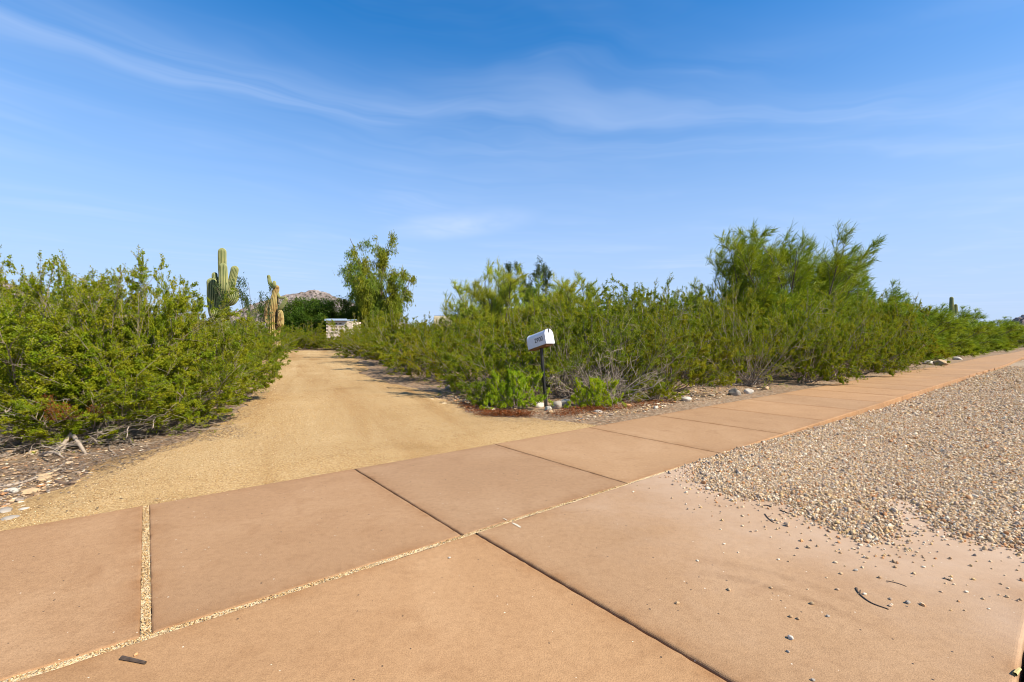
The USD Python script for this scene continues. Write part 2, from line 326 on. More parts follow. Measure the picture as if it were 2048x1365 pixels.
def granular(name, cols, scale, fine, bump=0.7, big=0.5, dist=0.012, drift=None):
    """Ground of grains: a tone for each grain cell, broad drifts of tone, relief between grains."""
    n = len(cols)
    return mat(name, {
        'g': ('geometry', {}),
        'v': ('voronoi_texture', {'scale': scale, 'randomness': 1.0}), 's': ('separate_color', {}),
        'r': ('rgb_ramp', {'ramp': [(i / (n - 1), c) for i, c in enumerate(cols)]}),
        'n1': ('noise_texture', {'scale': big, 'detail': 5.0, 'roughness': 0.6}),
        'r1': ('rgb_ramp', {'ramp': [(0.28, (0.76, 0.70, 0.62)), (0.45, (0.97, 0.95, 0.92)), (0.55, (1, 1, 1)), (0.72, (1.10, 1.12, 1.15))]}),
        'm1': ('mix', {'mix_type': 'multiply', 'fac': 1.0}),
        'n2': ('noise_texture', {'scale': fine, 'detail': 3.0, 'roughness': 0.7}),
        'r2': ('rgb_ramp', {'ramp': [(0.28, (0.6, 0.58, 0.55)), (0.5, (1, 1, 1)), (0.75, (1.2, 1.2, 1.2))]}),
        'm2': ('mix', {'mix_type': 'multiply', 'fac': 1.0}),
        **({'dg': ('mapping', {'rotation': (0, 0, drift)}), 'dh': ('mapping', {'scale': (1.5, 0.16, 1.0)}), 'd1': ('noise_texture', {'scale': 1.0, 'detail': 4.0, 'roughness': 0.55, 'distortion': 0.6}), 'd2': ('rgb_ramp', {'ramp': [(0.32, (0.84, 0.76, 0.66)), (0.46, (0.98, 0.96, 0.93)), (0.56, (1.03, 1.03, 1.03)), (0.7, (1.12, 1.15, 1.2))]}), 'm3': ('mix', {'mix_type': 'multiply', 'fac': 1.0})} if drift else {}),
        'h': ('math', {'math_type': 'multiply_add', 'value2': -0.8}),
        'bu': ('bump', {'strength': bump, 'distance': dist}),
        'p': ('principled_bsdf', {'roughness': 0.9, 'specular_ior_level': 0.2})},
        [('g.position', 'v.vector'), ('v.color', 's.color'), ('s.r', 'r.fac'), ('g.position', 'n1.vector'), ('n1.fac', 'r1.fac'), ('r.color', 'm1.color1'), ('r1.color', 'm1.color2'),
         ('g.position', 'n2.vector'), ('n2.fac', 'r2.fac'), ('m1.color', 'm2.color1'), ('r2.color', 'm2.color2'), *([('g.position', 'dg.vector'), ('dg.vector', 'dh.vector'), ('dh.vector', 'd1.vector'), ('d1.fac', 'd2.fac'), ('m2.color', 'm3.color1'), ('d2.color', 'm3.color2'), ('m3.color', 'p.base_color')] if drift else [('m2.color', 'p.base_color')]),
         ('v.distance', 'h.value1'), ('n2.fac', 'h.value3'), ('h.value', 'bu.height'), ('bu.normal', 'p.normal')])


granular('sand', [(0.27, 0.16, 0.066), (0.385, 0.245, 0.10), (0.42, 0.28, 0.122), (0.47, 0.33, 0.165), (0.33, 0.215, 0.092)], 130, 60, 0.7, 0.45, 0.007, drift=-0.42)
granular('joint_fill', [(0.44, 0.30, 0.14), (0.62, 0.45, 0.24), (0.72, 0.58, 0.36), (0.36, 0.24, 0.12)], 120, 80, 0.9, 3.0, 0.008)
granular('soil', [(0.20, 0.125, 0.07), (0.28, 0.19, 0.11), (0.155, 0.10, 0.06), (0.33, 0.25, 0.165), (0.25, 0.13, 0.06)], 26, 9, 0.8, 0.35, 0.02)
granular('gravel_bed', [(0.38, 0.265, 0.155), (0.25, 0.17, 0.10), (0.44, 0.34, 0.22), (0.31, 0.22, 0.14), (0.47, 0.38, 0.26), (0.28, 0.19, 0.12)], 34, 14, 1.0, 0.5, 0.022)

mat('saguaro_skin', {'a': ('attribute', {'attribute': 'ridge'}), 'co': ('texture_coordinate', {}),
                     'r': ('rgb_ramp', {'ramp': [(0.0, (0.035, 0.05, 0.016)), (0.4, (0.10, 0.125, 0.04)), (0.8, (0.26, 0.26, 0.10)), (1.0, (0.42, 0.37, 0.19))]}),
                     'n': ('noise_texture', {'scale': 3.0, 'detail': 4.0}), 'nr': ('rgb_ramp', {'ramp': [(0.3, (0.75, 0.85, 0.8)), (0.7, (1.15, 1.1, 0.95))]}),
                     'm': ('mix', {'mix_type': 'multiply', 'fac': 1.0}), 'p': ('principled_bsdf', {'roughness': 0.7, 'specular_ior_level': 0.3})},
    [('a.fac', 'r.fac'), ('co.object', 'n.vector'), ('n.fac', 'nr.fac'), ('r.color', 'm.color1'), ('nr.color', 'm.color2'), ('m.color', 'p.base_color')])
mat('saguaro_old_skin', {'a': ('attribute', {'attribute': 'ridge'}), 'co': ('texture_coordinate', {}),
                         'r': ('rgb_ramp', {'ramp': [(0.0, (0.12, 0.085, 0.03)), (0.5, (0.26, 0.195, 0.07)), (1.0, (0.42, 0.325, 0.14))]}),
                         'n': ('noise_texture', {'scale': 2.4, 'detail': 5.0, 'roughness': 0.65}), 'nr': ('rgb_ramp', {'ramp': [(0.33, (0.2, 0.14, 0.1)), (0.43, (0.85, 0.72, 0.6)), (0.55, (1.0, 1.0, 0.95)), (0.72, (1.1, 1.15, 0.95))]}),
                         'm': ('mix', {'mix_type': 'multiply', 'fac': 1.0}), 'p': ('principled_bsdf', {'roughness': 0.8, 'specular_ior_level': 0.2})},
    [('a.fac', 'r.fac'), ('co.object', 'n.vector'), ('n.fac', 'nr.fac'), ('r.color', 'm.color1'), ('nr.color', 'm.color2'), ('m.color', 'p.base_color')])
mat('block_wall', {'co': ('texture_coordinate', {}), 'mp': ('mapping', {'rotation': (math.pi / 2, 0, 0)}),
                   'b': ('brick_texture', {'scale': 1.0, 'brick_width': 0.4, 'row_height': 0.2, 'mortar_size': 0.012, 'color1': (0.62, 0.49, 0.37), 'color2': (0.66, 0.53, 0.41), 'mortar': (0.57, 0.45, 0.34)}),
                   'p': ('principled_bsdf', {'roughness': 0.9})}, [('co.object', 'mp.vector'), ('mp.vector', 'b.vector'), ('b.color', 'p.base_color')])
mat('hill_rock', {'g': ('geometry', {}),
                  'n': ('noise_texture', {'scale': 0.05, 'detail': 8.0, 'roughness': 0.7}),
                  'r': ('rgb_ramp', {'ramp': [(0.3, (0.11, 0.088, 0.078)), (0.5, (0.19, 0.155, 0.135)), (0.7, (0.27, 0.23, 0.205))]}),
                  'v': ('voronoi_texture', {'scale': 0.22}), 'vr': ('rgb_ramp', {'ramp': [(0.0, (0.22, 0.25, 0.19)), (0.25, (0.38, 0.38, 0.32)), (0.40, (0.95, 0.95, 0.95)), (0.7, (1.25, 1.22, 1.2))]}),
                  'm': ('mix', {'mix_type': 'multiply', 'fac': 1.0}),
                  'bu': ('bump', {'strength': 1.0, 'distance': 4.0}),
                  'p': ('principled_bsdf', {'roughness': 0.95, 'specular_ior_level': 0.1})},
    [('g.position', 'n.vector'), ('n.fac', 'r.fac'), ('g.position', 'v.vector'), ('v.distance', 'vr.fac'), ('r.color', 'm.color1'), ('vr.color', 'm.color2'), ('m.color', 'p.base_color'), ('n.fac', 'bu.height'), ('bu.normal', 'p.normal')])

# ------------------------------------------------------------------ the setting: ground, pavement, drive apron, gravel, street
qs = [-4000, EDGE - 60, EDGE - 0.0, EDGE + 0.05, 0.6, 12.0, 12.05, 4000]
zs = [SLOPE * 60 - 0.015, SLOPE * 60 - 0.015, -0.015, -0.22, -0.22, -0.22, -0.02, -0.02]
ss = [-4000, -60, -20, 0, 20, 60, 150, 4000]
v = np.array([[*(s * P + q * Q), z] for s in ss for q, z in zip(qs, zs)])
n = len(qs)
f = np.array([[i * n + j, i * n + j + 1, (i + 1) * n + j + 1, (i + 1) * n + j] for i in range(len(ss) - 1) for j in range(n - 1)])
tag(part('ground', (v, f), M['soil']), 'reddish desert soil littered with small stones under the bushes', kind='structure')


def slab(corners, z0, z1, bevel, seed, mat_, parent, name='concrete_slab', nseg=10):
    """A slab on a four-cornered outline (counter-clockwise), its upper arris rounded and a little uneven."""
    rng = np.random.default_rng(seed)
    c = np.array(corners, float)
    ring = np.concatenate([c[i] + (c[(i + 1) % 4] - c[i]) * np.linspace(0, 1, nseg, endpoint=False)[:, None] for i in range(4)])
    cen = c.mean(0)
    nrm = []
    for i in range(4):
        d = c[(i + 1) % 4] - c[i]; d = d / np.linalg.norm(d)
        nn = np.array([-d[1], d[0]])
        if nn @ (cen - c[i]) < 0: nn = -nn
        nrm.append(nn)
    inw = np.zeros_like(ring)
    for i in range(4):
        for j in range(nseg):
            inw[i * nseg + j] = nrm[i] if j else nrm[i] + nrm[i - 1]
    jit = rng.normal(0, 0.0014, (len(ring), 1)) + 0.011 * np.maximum(meshkit.fbm(np.column_stack([ring * 9, np.full(len(ring), seed)]), 3, seed) - 0.60, 0)[:, None]
    rows = [(0, z0), (0, z1 - bevel), (0.12 * bevel, z1 - 0.62 * bevel), (0.4 * bevel, z1 - 0.28 * bevel), (0.8 * bevel, z1 - 0.07 * bevel), (1.4 * bevel, z1), (0.055, z1 + 0.0001), (0.14, z1 + 0.0002)]
    def ring_at(off):
        k = np.array([c[i] + (nrm[i] + nrm[i - 1]) * off for i in range(4)])
        return np.concatenate([k[i] + (k[(i + 1) % 4] - k[i]) * np.linspace(0, 1, nseg, endpoint=False)[:, None] for i in range(4)])

    V = np.vstack([np.column_stack([ring_at(off) + inw * jit * (off < 0.05), np.full(len(ring), z)]) for off, z in rows])
    N = len(ring); F = []
    for r in range(len(rows) - 1):
        for i in range(N):
            F.append([r * N + i, r * N + (i + 1) % N, (r + 1) * N + (i + 1) % N, (r + 1) * N + i])
    F = np.array(F); T = np.vstack([F[:, [0, 1, 2]], F[:, [0, 2, 3]]])
    top = (len(rows) - 1) * N
    dirt = np.append(np.repeat([1, 1, 1, 1, 1, 1, 0.5, 0.0], N), 0.0)
    V = np.vstack([V, [*cen, z1 + 0.0003]])
    T = np.vstack([T, [[top + i, top + (i + 1) % N, len(V) - 1] for i in range(N)]])
    m = trimesh.Trimesh(V, T, process=False)
    if ((m.triangles_center[-1] - m.triangles_center[0])[2]) and m.face_normals[-1][2] < 0: m.invert()
    pr = part(name, m, mat_, parent)
    UsdGeom.PrimvarsAPI(pr).CreatePrimvar('dirt', Sdf.ValueTypeNames.FloatArray, 'vertex').Set(Vt.FloatArray.FromNumpy(dirt.astype(np.float32)))
    return pr


walk = thing('sidewalk', 'tan concrete sidewalk of separate slabs running away to the right', kind='structure')
joints = [-8.1, -6.5, -4.9, -3.25, -1.62, 0.0, 1.53, 3.17, 4.8, 6.42]
while joints[-1] < 135: joints.append(joints[-1] + 1.62 + 0.05 * math.sin(len(joints) * 2.3))
gap = {0.0: 0.0175, 1.53: 0.006, 3.17: 0.006}
for i in range(len(joints) - 1):
    a, b = joints[i], joints[i + 1]
    ga, gb = gap.get(a, 0.006 if a < 3 else 0.0035), gap.get(b, 0.006 if b < 3 else 0.0035)
    wob = 0.12 * math.sin((a - 20) * 0.16) * min(1.0, (a - 20) / 10) if a > 20 else 0.0
    q0, q1 = EDGE + wob, -2.385 + wob
    mt = M['concrete_pink'] if a < 1.6 else (M['concrete_tan'] if a < 3.3 else M['concrete_orange'])
    slab([sq(a + ga, q0), sq(a + ga, q1), sq(b - gb, q1), sq(b - gb, q0)], -0.16, 0.0 + 0.0015 * math.sin(i * 5.1), 0.011 if a < 4 else 0.012, i, mt, walk, nseg=36 if a < 7 else 8)


def strip(name, pts_l, pts_r, z, mat_, parent, seed, amp=0.004, rows=5, smooth=True):
    """A long thin bed between two lines, softly uneven."""
    L, R = np.array(pts_l), np.array(pts_r)
    t = np.linspace(0, 1, rows)[:, None, None]
    xy = L[None] * (1 - t) + R[None] * t
    zz = z + amp * (meshkit.fbm(np.dstack([xy * 14, np.zeros(xy.shape[:2])]), 3, seed) * 2 - 1)
    v = np.dstack([xy, zz]).reshape(-1, 3); n = L.shape[0]
    f = np.array([[r * n + i, r * n + i + 1, (r + 1) * n + i + 1, (r + 1) * n + i] for r in range(rows - 1) for i in range(n - 1)])
    m = trimesh.Trimesh(v, np.vstack([f[:, [0, 1, 2]], f[:, [0, 2, 3]]]), process=False)
    if m.face_normals[0][2] < 0: m.invert()
    return part(name, m, mat_, parent, smooth=smooth)


# sand in the wide joint between the two near slabs, a little in the others, and along the apron
qq = np.linspace(EDGE, -2.36, 40)
strip('joint_sand', sq(np.full(40, -0.0175), qq), sq(np.full(40, 0.0175), qq), -0.006, M['joint_fill'], walk, 1)
for s0 in (-1.62, 1.53, 3.17, 4.8):
    strip('joint_sand', sq(np.full(40, s0 - 0.008), qq), sq(np.full(40, s0 + 0.008), qq), -0.017, M['joint_fill'], walk, 2, 0.003, 3)
sl = np.linspace(-6, 5.0, 160)
wid = np.interp(sl, [-6, 0.2, 1.4, 2.2, 3.2, 5], [0.044, 0.038, 0.026, 0.022, 0.019, 0.019])
strip('joint_sand', sq(sl, np.full(160, -2.387)), sq(sl, -2.383 + wid), -0.004, M['joint_fill'], walk, 3, 0.005)

apron = thing('driveway_apron', 'smooth tan concrete drive apron in front of the sidewalk, in two wide slabs', kind='structure')
for (a, b, k) in ((-6.2, -1.75, 0), (-1.735, 1.603, 1), (1.617, 5.3, 2)):
    qa = lambda s: -2.383 + float(np.interp(s, [-6, 0.2, 1.4, 2.2, 3.2, 5], [0.04, 0.034, 0.022, 0.016, 0.011, 0.011]))
    slab([sq(a, qa(a)), sq(a, -0.135), sq(b, -0.135), sq(b, qa(b))], -0.16, 0.001, 0.013, 40 + k, M['concrete_orange'] if k < 2 else M['concrete_apron'], apron, nseg=60)
tag(part('joint_dirt', (np.array([[*sq(1.600, -2.35), -0.03], [*sq(1.62, -2.35), -0.03], [*sq(1.62, -0.14), -0.03], [*sq(1.600, -0.14), -0.03]]), np.array([[0, 1, 2], [0, 2, 3]])), M['board_brown'], apron))
# small pale paint dashes across the joint
for (x0, y0, x1, y1, w) in ((1006, 1038, 1013, 1042, 0.004), (1025, 1047, 1040, 1056, 0.009)):
    a, b = G(x0, y0), G(x1, y1); d = unit(b - a); nn = np.array([-d[1], d[0]]) * w
    pl = [a - nn, a + d * 0.01 + nn * 0.5, (a + b) / 2 + nn * 1.1, b + nn * 0.8, b + d * 0.012, b - nn * 0.7, (a + b) / 2 - nn * 0.8]
    v = np.array([[*p_, 0.0035] for p_ in pl])
    part('paint_mark', (v, np.array([[0, i + 1, i] for i in range(1, len(pl) - 1)])), M['paint_white'], apron)

slab([sq(-12, -0.118), sq(-12, 0.36), sq(5.4, 0.36), sq(5.4, -0.118)], -0.18, -0.025, 0.012, 60, M['gutter_grey'], tag(thing('gutter', 'grey concrete gutter along the street edge of the apron', kind='structure')), 'gutter_slab')
kerb = thing('kerb', 'concrete street kerb beyond the gravel strip', kind='structure')
for i in range(20):
    a = 5.45 + i * 3
    slab([sq(a, -0.13), sq(a, 0.03), sq(a + 2.98, 0.03), sq(a + 2.98, -0.13)], -0.2, -0.03, 0.02, 70 + i, M['gutter_grey'], kerb, 'kerb_stone', 4)
v = np.array([[*sq(s, q), z] for s in (-200, 300) for q, z in ((0.362, -0.05), (6.0, 0.0), (12.0, -0.05))])
tag(part('street', (v, np.array([[0, 1, 4, 3], [1, 2, 5, 4]])), M['asphalt']), 'asphalt street', kind='structure')

# the sandy drive
drive_px = [(-60, 1078), (-30, 1030), (70, 1000), (170, 955), (250, 915), (330, 893), (400, 868), (445, 842), (475, 818), (500, 795), (485, 765), (480, 745), (505, 728), (530, 716), (540, 706),
            (600, 702.5), (690, 702.5), (708, 712), (716, 724), (735, 738), (722, 752), (790, 770), (850, 782), (905, 805), (935, 828), (1000, 838), (1080, 841), (1150, 846), (1190, 851)]
dr = np.array([G(x, y) for x, y in drive_px])
dr[0] = sq(-3.2, EDGE - 0.01); dr[-1] = sq(5.05, EDGE - 0.01)
dr = np.array(Polygon(dr).buffer(0.35, join_style=1).buffer(-0.35).exterior.coords)[:-1]
near_line = Polygon([sq(-9, EDGE - 0.0), sq(160, EDGE - 0.0), sq(160, EDGE - 90), sq(-9, EDGE - 90)])
drive_poly = Polygon(dr).intersection(near_line).buffer(0)
ring = drive_poly.exterior
dens = [np.array(ring.interpolate(t).coords[0]) for t in np.arange(0, ring.length, 0.22)]
rng = np.random.default_rng(5)
dens = np.array([p_ + (rng.normal(0, 0.06, 2) + 0.55 * (np.array([meshkit.fbm(np.array([*p_ * 1.3, 0.5]), 3, 6), meshkit.fbm(np.array([*p_ * 1.3, 9.5]), 3, 7)]) - 0.5) if -(p_ @ Q) + EDGE > 0.3 else 0) for p_ in dens])
drive_poly2 = Polygon(dens).buffer(0)
x0, y0, x1, y1 = drive_poly2.bounds
gx, gy = np.meshgrid(np.arange(x0, x1, 0.3), np.arange(y0, y1, 0.3)); cand = np.column_stack([gx.ravel(), gy.ravel()]) + rng.uniform(-0.08, 0.08, (gx.size, 2))
ok = shapely.contains_xy(drive_poly2.buffer(-0.1), cand[:, 0], cand[:, 1])
pts = np.vstack([dens, cand[ok]])
tri = Delaunay(pts).simplices
cc = pts[tri].mean(1); tri = tri[shapely.contains_xy(drive_poly2, cc[:, 0], cc[:, 1])]
din = shapely.distance(shapely.points(pts), ring)
off = 0.006 + 0.034 * np.clip(din / 0.5, 0, 1) * (0.4 + meshkit.fbm(np.column_stack([pts * 0.9, np.zeros(len(pts))]), 3, 4))
vv = np.column_stack([pts, zg(*pts.T) + off])
m = trimesh.Trimesh(vv, tri, process=False)
if m.face_normals[:, 2].mean() < 0: m.invert()
tag(part('sandy_driveway', m, M['sand'], smooth=True), 'golden sandy dirt driveway leading back between the bushes', kind='structure')

# the gravel strip beside the sidewalk
gr_px = [(1402, 921), (1386, 940), (1390, 962), (1425, 983), (1480, 1000), (1520, 1003), (1575, 1012), (1615, 1040), (1660, 1060), (1720, 1085), (1765, 1088), (1795, 1062), (1800, 1035), (1772, 1004), (1800, 1000), (1836, 1012), (1860, 1048), (1915, 1075), (1960, 1085), (2010, 1092), (2060, 1112)]
gr = np.array([G(x, y) for x, y in gr_px])
gravel_poly = Polygon(np.vstack([gr, [sq(3.9, -0.13), sq(140, -0.13), sq(140, -2.39), sq(5.0, -2.392)]])).buffer(0)
gs = np.concatenate([np.arange(3.0, 9, 0.07), np.arange(9, 30, 0.25), np.arange(30, 141, 3.0)]); gq = np.linspace(-2.39, -0.135, 32)
S_, Q_ = np.meshgrid(gs, gq, indexing='ij')
XY = sq(S_, Q_)


def gravel_z(xy, s):
    inside = shapely.contains_xy(gravel_poly, xy[..., 0], xy[..., 1])
    d = shapely.distance(shapely.points(xy.reshape(-1, 2)), gravel_poly.exterior).reshape(xy.shape[:-1])
    d = np.where(inside, d, -d)
    sd = to_sq(xy)
    side = np.interp(sd[..., 1], [-2.39, -1.2, -0.13], [1.0, 0.75, 0.35])
    fall = -0.112 * np.clip((s - 4.7) / 6.5, 0, 1) * side
    lump = 0.02 * meshkit.fbm(np.concatenate([xy * 1.6, np.zeros(xy.shape[:-1] + (1,))], -1), 4, 9)
    z = fall + np.clip(d / 0.30, -1, 1) * 0.009 + lump * np.clip(d / 0.25, 0, 1)
    return z, d


GZ, GD = gravel_z(XY, S_)
v = np.dstack([XY, GZ]).reshape(-1, 3); n = len(gq)
f = np.array([[i * n + j, i * n + j + 1, (i + 1) * n + j + 1, (i + 1) * n + j] for i in range(len(gs) - 1) for j in range(n - 1) if GD[i:i + 2, j:j + 2].max() > -0.1 or gs[i] > 5])
m = trimesh.Trimesh(v, np.vstack([f[:, [0, 1, 2]], f[:, [0, 2, 3]]]), process=False)
if m.face_normals[:, 2].mean() < 0: m.invert()
tag(part('gravel_strip', m, M['gravel_bed'], smooth=True), 'strip of loose tan gravel between sidewalk and street', kind='structure')


# hills
def hill(px0, px1, py_top, Y, seed, label, skew=0.5, rough=0.12):
    ry = (px1 - px0) / 910 * Y * 0.45
    xa, xb = (px0 - 1024) / 910 * (Y + ry), (px1 - 1024) / 910 * (Y + ry)
    cx, rx = (xa + xb) / 2, (xb - xa) / 2; h = (683 - py_top) / 910 * (Y + ry) + EYE
    nx, ny = 200, 130
    gx, gy = np.meshgrid(np.linspace(-1, 1, nx), np.linspace(-1, 1, ny), indexing='ij')
    sx = np.where(gx < skew * 2 - 1, (gx - (skew * 2 - 1)) / (skew * 2), (gx - (skew * 2 - 1)) / (2 - skew * 2))
    r = np.sqrt(sx ** 2 + gy ** 2)
    prof = np.clip(1 - r, 0, 1); prof = prof ** 0.62
    x, y = cx + gx * rx, Y + ry + gy * ry
    fr = meshkit.fbm(np.dstack([x / h * 1.6, y / h * 1.6, np.zeros_like(x)]), 5, seed) - 0.5
    bl = meshkit.noise(np.dstack([x / h * 22, y / h * 22, np.zeros_like(x)]), seed + 7) - 0.5
    z = np.maximum(h * prof * (1 + rough * 2.2 * fr) + bl * h * 0.07 * (prof > 0.02), -1.0)
    z = z * h / z.max()
    v = np.dstack([x, y, z]).reshape(-1, 3)
    f = np.array([[i * ny + j, (i + 1) * ny + j, (i + 1) * ny + j + 1, i * ny + j + 1] for i in range(nx - 1) for j in range(ny - 1)])
    tag(part('rocky_hill', (v, f), M['hill_rock']), label, kind='structure')


hill(405, 850, 580, 420, 3, 'bare grey-brown rocky hill rising behind the trees left of centre')
hill(-260, 190, 545, 520, 11, 'rocky hill showing above the bushes at the far left', skew=0.42)
hill(880, 1010, 613, 800, 15, 'small distant grey hill behind the cream house', skew=0.42)
hill(2015, 2260, 598, 700, 21, 'distant brown hill at the right edge of the photograph')

# ------------------------------------------------------------------ plants
UsdGeom.Scope.Define(stage, '/World/Looks')


def grow(rng, n1, H, R, tilt=(4, 72), bend=0.35, m=7, jitter=0.10, u=(0.62, 1.05), base=0.12):
    az = rng.uniform(0, 2 * np.pi, n1)
    t0 = np.radians(tilt[0] + (tilt[1] - tilt[0]) * rng.uniform(0, 1, n1) ** 0.8)
    uu = rng.uniform(*u, n1)
    tm = t0 * (1 - bend / 2)
    L = np.minimum(H * uu / np.maximum(np.cos(tm), 0.05), R * uu / np.maximum(np.sin(tm), 0.05))
    tt = np.linspace(0, 1, m)
    ti = t0[:, None] * (1.12 - bend * tt[None])
    d = np.stack([np.sin(ti) * np.cos(az)[:, None], np.sin(ti) * np.sin(az)[:, None], np.cos(ti)], -1)
    d = unit(d + np.cumsum(rng.normal(0, jitter, d.shape), 1))
    pts = np.zeros((n1, m, 3)); pts[:, 0, :2] = rng.normal(0, base, (n1, 2))
    pts[:, 1:] = pts[:, :1] + np.cumsum(d[:, :-1] * (L / (m - 1))[:, None, None], 1)
    pts[..., 2] = np.maximum(pts[..., 2], 0.015)
    return pts, L


def branch(rng, par, Lp, k, lo, lenf, spread, up, m=4, jitter=0.12, wind=None):
    """k side branches on each parent polyline."""
    n, mp, _ = par.shape
    t = rng.uniform(lo, 1.0, (n, k)); x = t * (mp - 1); i = np.minimum(x.astype(int), mp - 2); fr = (x - i)[..., None]
    r = np.arange(n)[:, None]
    p0 = par[r, i] * (1 - fr) + par[r, i + 1] * fr
    tan = unit(par[r, i + 1] - par[r, i])
    d = unit(tan * 0.8 + unit(rng.normal(0, 1, (n, k, 3))) * spread + np.array([0, 0, up]) + (0 if wind is None else wind))
    L = np.broadcast_to(Lp[:, None], (n, k)) * rng.uniform(*lenf, (n, k)) * (1.2 - 0.55 * t)
    p0, d, L = p0.reshape(-1, 3), d.reshape(-1, 3), L.reshape(-1)
    dd = unit(d[:, None] + np.cumsum(rng.normal(0, jitter, (len(d), m, 3)), 1))
    pts = np.zeros((len(d), m, 3)); pts[:, 0] = p0
    pts[:, 1:] = p0[:, None] + np.cumsum(dd[:, :-1] * (L / (m - 1))[:, None, None], 1)
    return pts, L


def leaves(rng, tw, per, l, w, jit=0.02, upb=0.6, hang=0.0, keep=None):
    n, m, _ = tw.shape
    t = rng.uniform(0.1, 1.05, (n, per)); x = np.clip(t * (m - 1), 0, m - 1.001); i = x.astype(int); fr = (x - i)[..., None]
    r = np.arange(n)[:, None]
    c = (tw[r, i] * (1 - fr) + tw[r, i + 1] * fr + rng.normal(0, jit, (n, per, 3))).reshape(-1, 3)
    if keep is not None: c = c[keep(c)]
    c = c[c[:, 2] > 0.03]; k = len(c)
    nr = unit(rng.normal(0, 1, (k, 3)) + np.array([0, 0, upb]))
    ax = unit(np.cross(nr, rng.normal(0, 1, (k, 3)))) if not hang else unit(rng.normal(0, 0.45, (k, 3)) + np.array([0, 0, -hang]))
    sd = unit(np.cross(nr, ax))
    ll = l * rng.uniform(0.6, 1.3, (k, 1)); ww = w * rng.uniform(0.7, 1.25, (k, 1))
    v = np.stack([c - ax * ll / 2, c + sd * ww / 2 + nr * ww * 0.25, c + ax * ll / 2, c - sd * ww / 2 + nr * ww * 0.25], 1).reshape(-1, 3)
    o = np.arange(k)[:, None] * 4
    return v, np.vstack([o + [0, 1, 2], o + [0, 2, 3]])


def strands(rng, tw, per, l, w, dirbias, spread=0.4, lo=0.15):
    """Fine leafless green twigs, each a slim blade."""
    n, m, _ = tw.shape
    t = rng.uniform(lo, 1.0, (n, per)); x = np.clip(t * (m - 1), 0, m - 1.001); i = x.astype(int); fr = (x - i)[..., None]
    r = np.arange(n)[:, None]
    c = (tw[r, i] * (1 - fr) + tw[r, i + 1] * fr).reshape(-1, 3)
    tan = unit(tw[r, i + 1] - tw[r, i]).reshape(-1, 3); k = len(c)
    d = unit(tan * 0.7 + rng.normal(0, spread, (k, 3)) + np.asarray(dirbias))
    s = unit(np.cross(d, rng.normal(0, 1, (k, 3))))
    ll = l * rng.uniform(0.5, 1.3, (k, 1)); ww = w * rng.uniform(0.7, 1.3, (k, 1))
    v = np.stack([c - s * ww / 2, c + s * ww / 2, c + d * ll * 0.6 + s * ww * 0.5 + np.array([0, 0, 0.01]), c + d * ll], 1).reshape(-1, 3)
    o = np.arange(k)[:, None] * 4
    return v, np.vstack([o + [0, 1, 2], o + [0, 2, 3]])


def taper(n, m, r0, r1):
    return np.broadcast_to(np.linspace(r0, r1, m), (n, m)).copy()


PROTO = {}


def proto(kind, fol, fmat, wood, wmat, size, fname='foliage', wname='stems'):
    """A plant kept as a class prim; every copy in the scene refers to it."""
    path = f'/World/Looks/plants_{kind}'
    c = stage.CreateClassPrim(path); c.SetTypeName('Xform')
    if fol is not None: usdkit.mesh(stage, f'{path}/{fname}', fol, fmat)
    usdkit.mesh(stage, f'{path}/{wname}', wood, wmat)
    pts = fol[0] if fol is not None else wood[0]
    PROTO[kind] = (path, (float(np.percentile(pts[:, 2], 99.8 if kind.split('_')[0] in ('palo', 'willow', 'gum', 'thin') else 99.6)), float(np.percentile(np.linalg.norm(pts[:, :2], axis=1), 92))))


def creosote(kind, seed, n1, n2, n3, per, fmat, H=1.8, R=1.45, tilt=(4, 76), l=0.028, w=0.0165, low=0.0, wmat='twig_grey', spikes=5):
    rng = np.random.default_rng(seed)
    a, La = grow(rng, n1, H, R, tilt)
    b, Lb = branch(rng, a, La, n2, 0.3, (0.2, 0.42), 0.85, 0.2)
    if spikes:
        sp, Ls = grow(rng, spikes, H * 1.3, R * 0.7, (3, 30), u=(0.8, 1.0), base=0.3, jitter=0.05)
        bs, Lbs = branch(rng, sp, Ls, n2 * 3, 0.40, (0.035, 0.10), 0.8, 0.55)
    c, Lc = branch(rng, b, Lb, n3, 0.35, (0.16, 0.42), 0.8, 0.25, m=3)
    keep = (lambda x: (x[:, 2] > low) | (rng.uniform(0, 1, len(x)) < 0.25)) if low else None
    fo = leaves(rng, c, per, l, w, keep=keep, jit=0.013)
    fo2 = leaves(rng, b, max(2, per // 5), l, w, keep=keep, jit=0.014)
    fo2 = join(fo2, leaves(rng, a[:, 4:], per // 2, l, w, keep=keep, jit=0.014))
    if spikes:
        fo2 = join(fo2, leaves(rng, bs, max(6, per // 3), l, w, jit=0.012)); a = np.vstack([a, sp]); b = np.vstack([b, bs])
    wood = join(tubes(a, taper(len(a), 7, 0.011, 0.0022), 4), tubes(b, taper(len(b), 4, 0.004, 0.0015), 3), tubes(c, taper(len(c), 3, 0.002, 0.001), 3))
    proto(kind, join(fo, fo2), M[fmat], wood, M[wmat], (H, R))


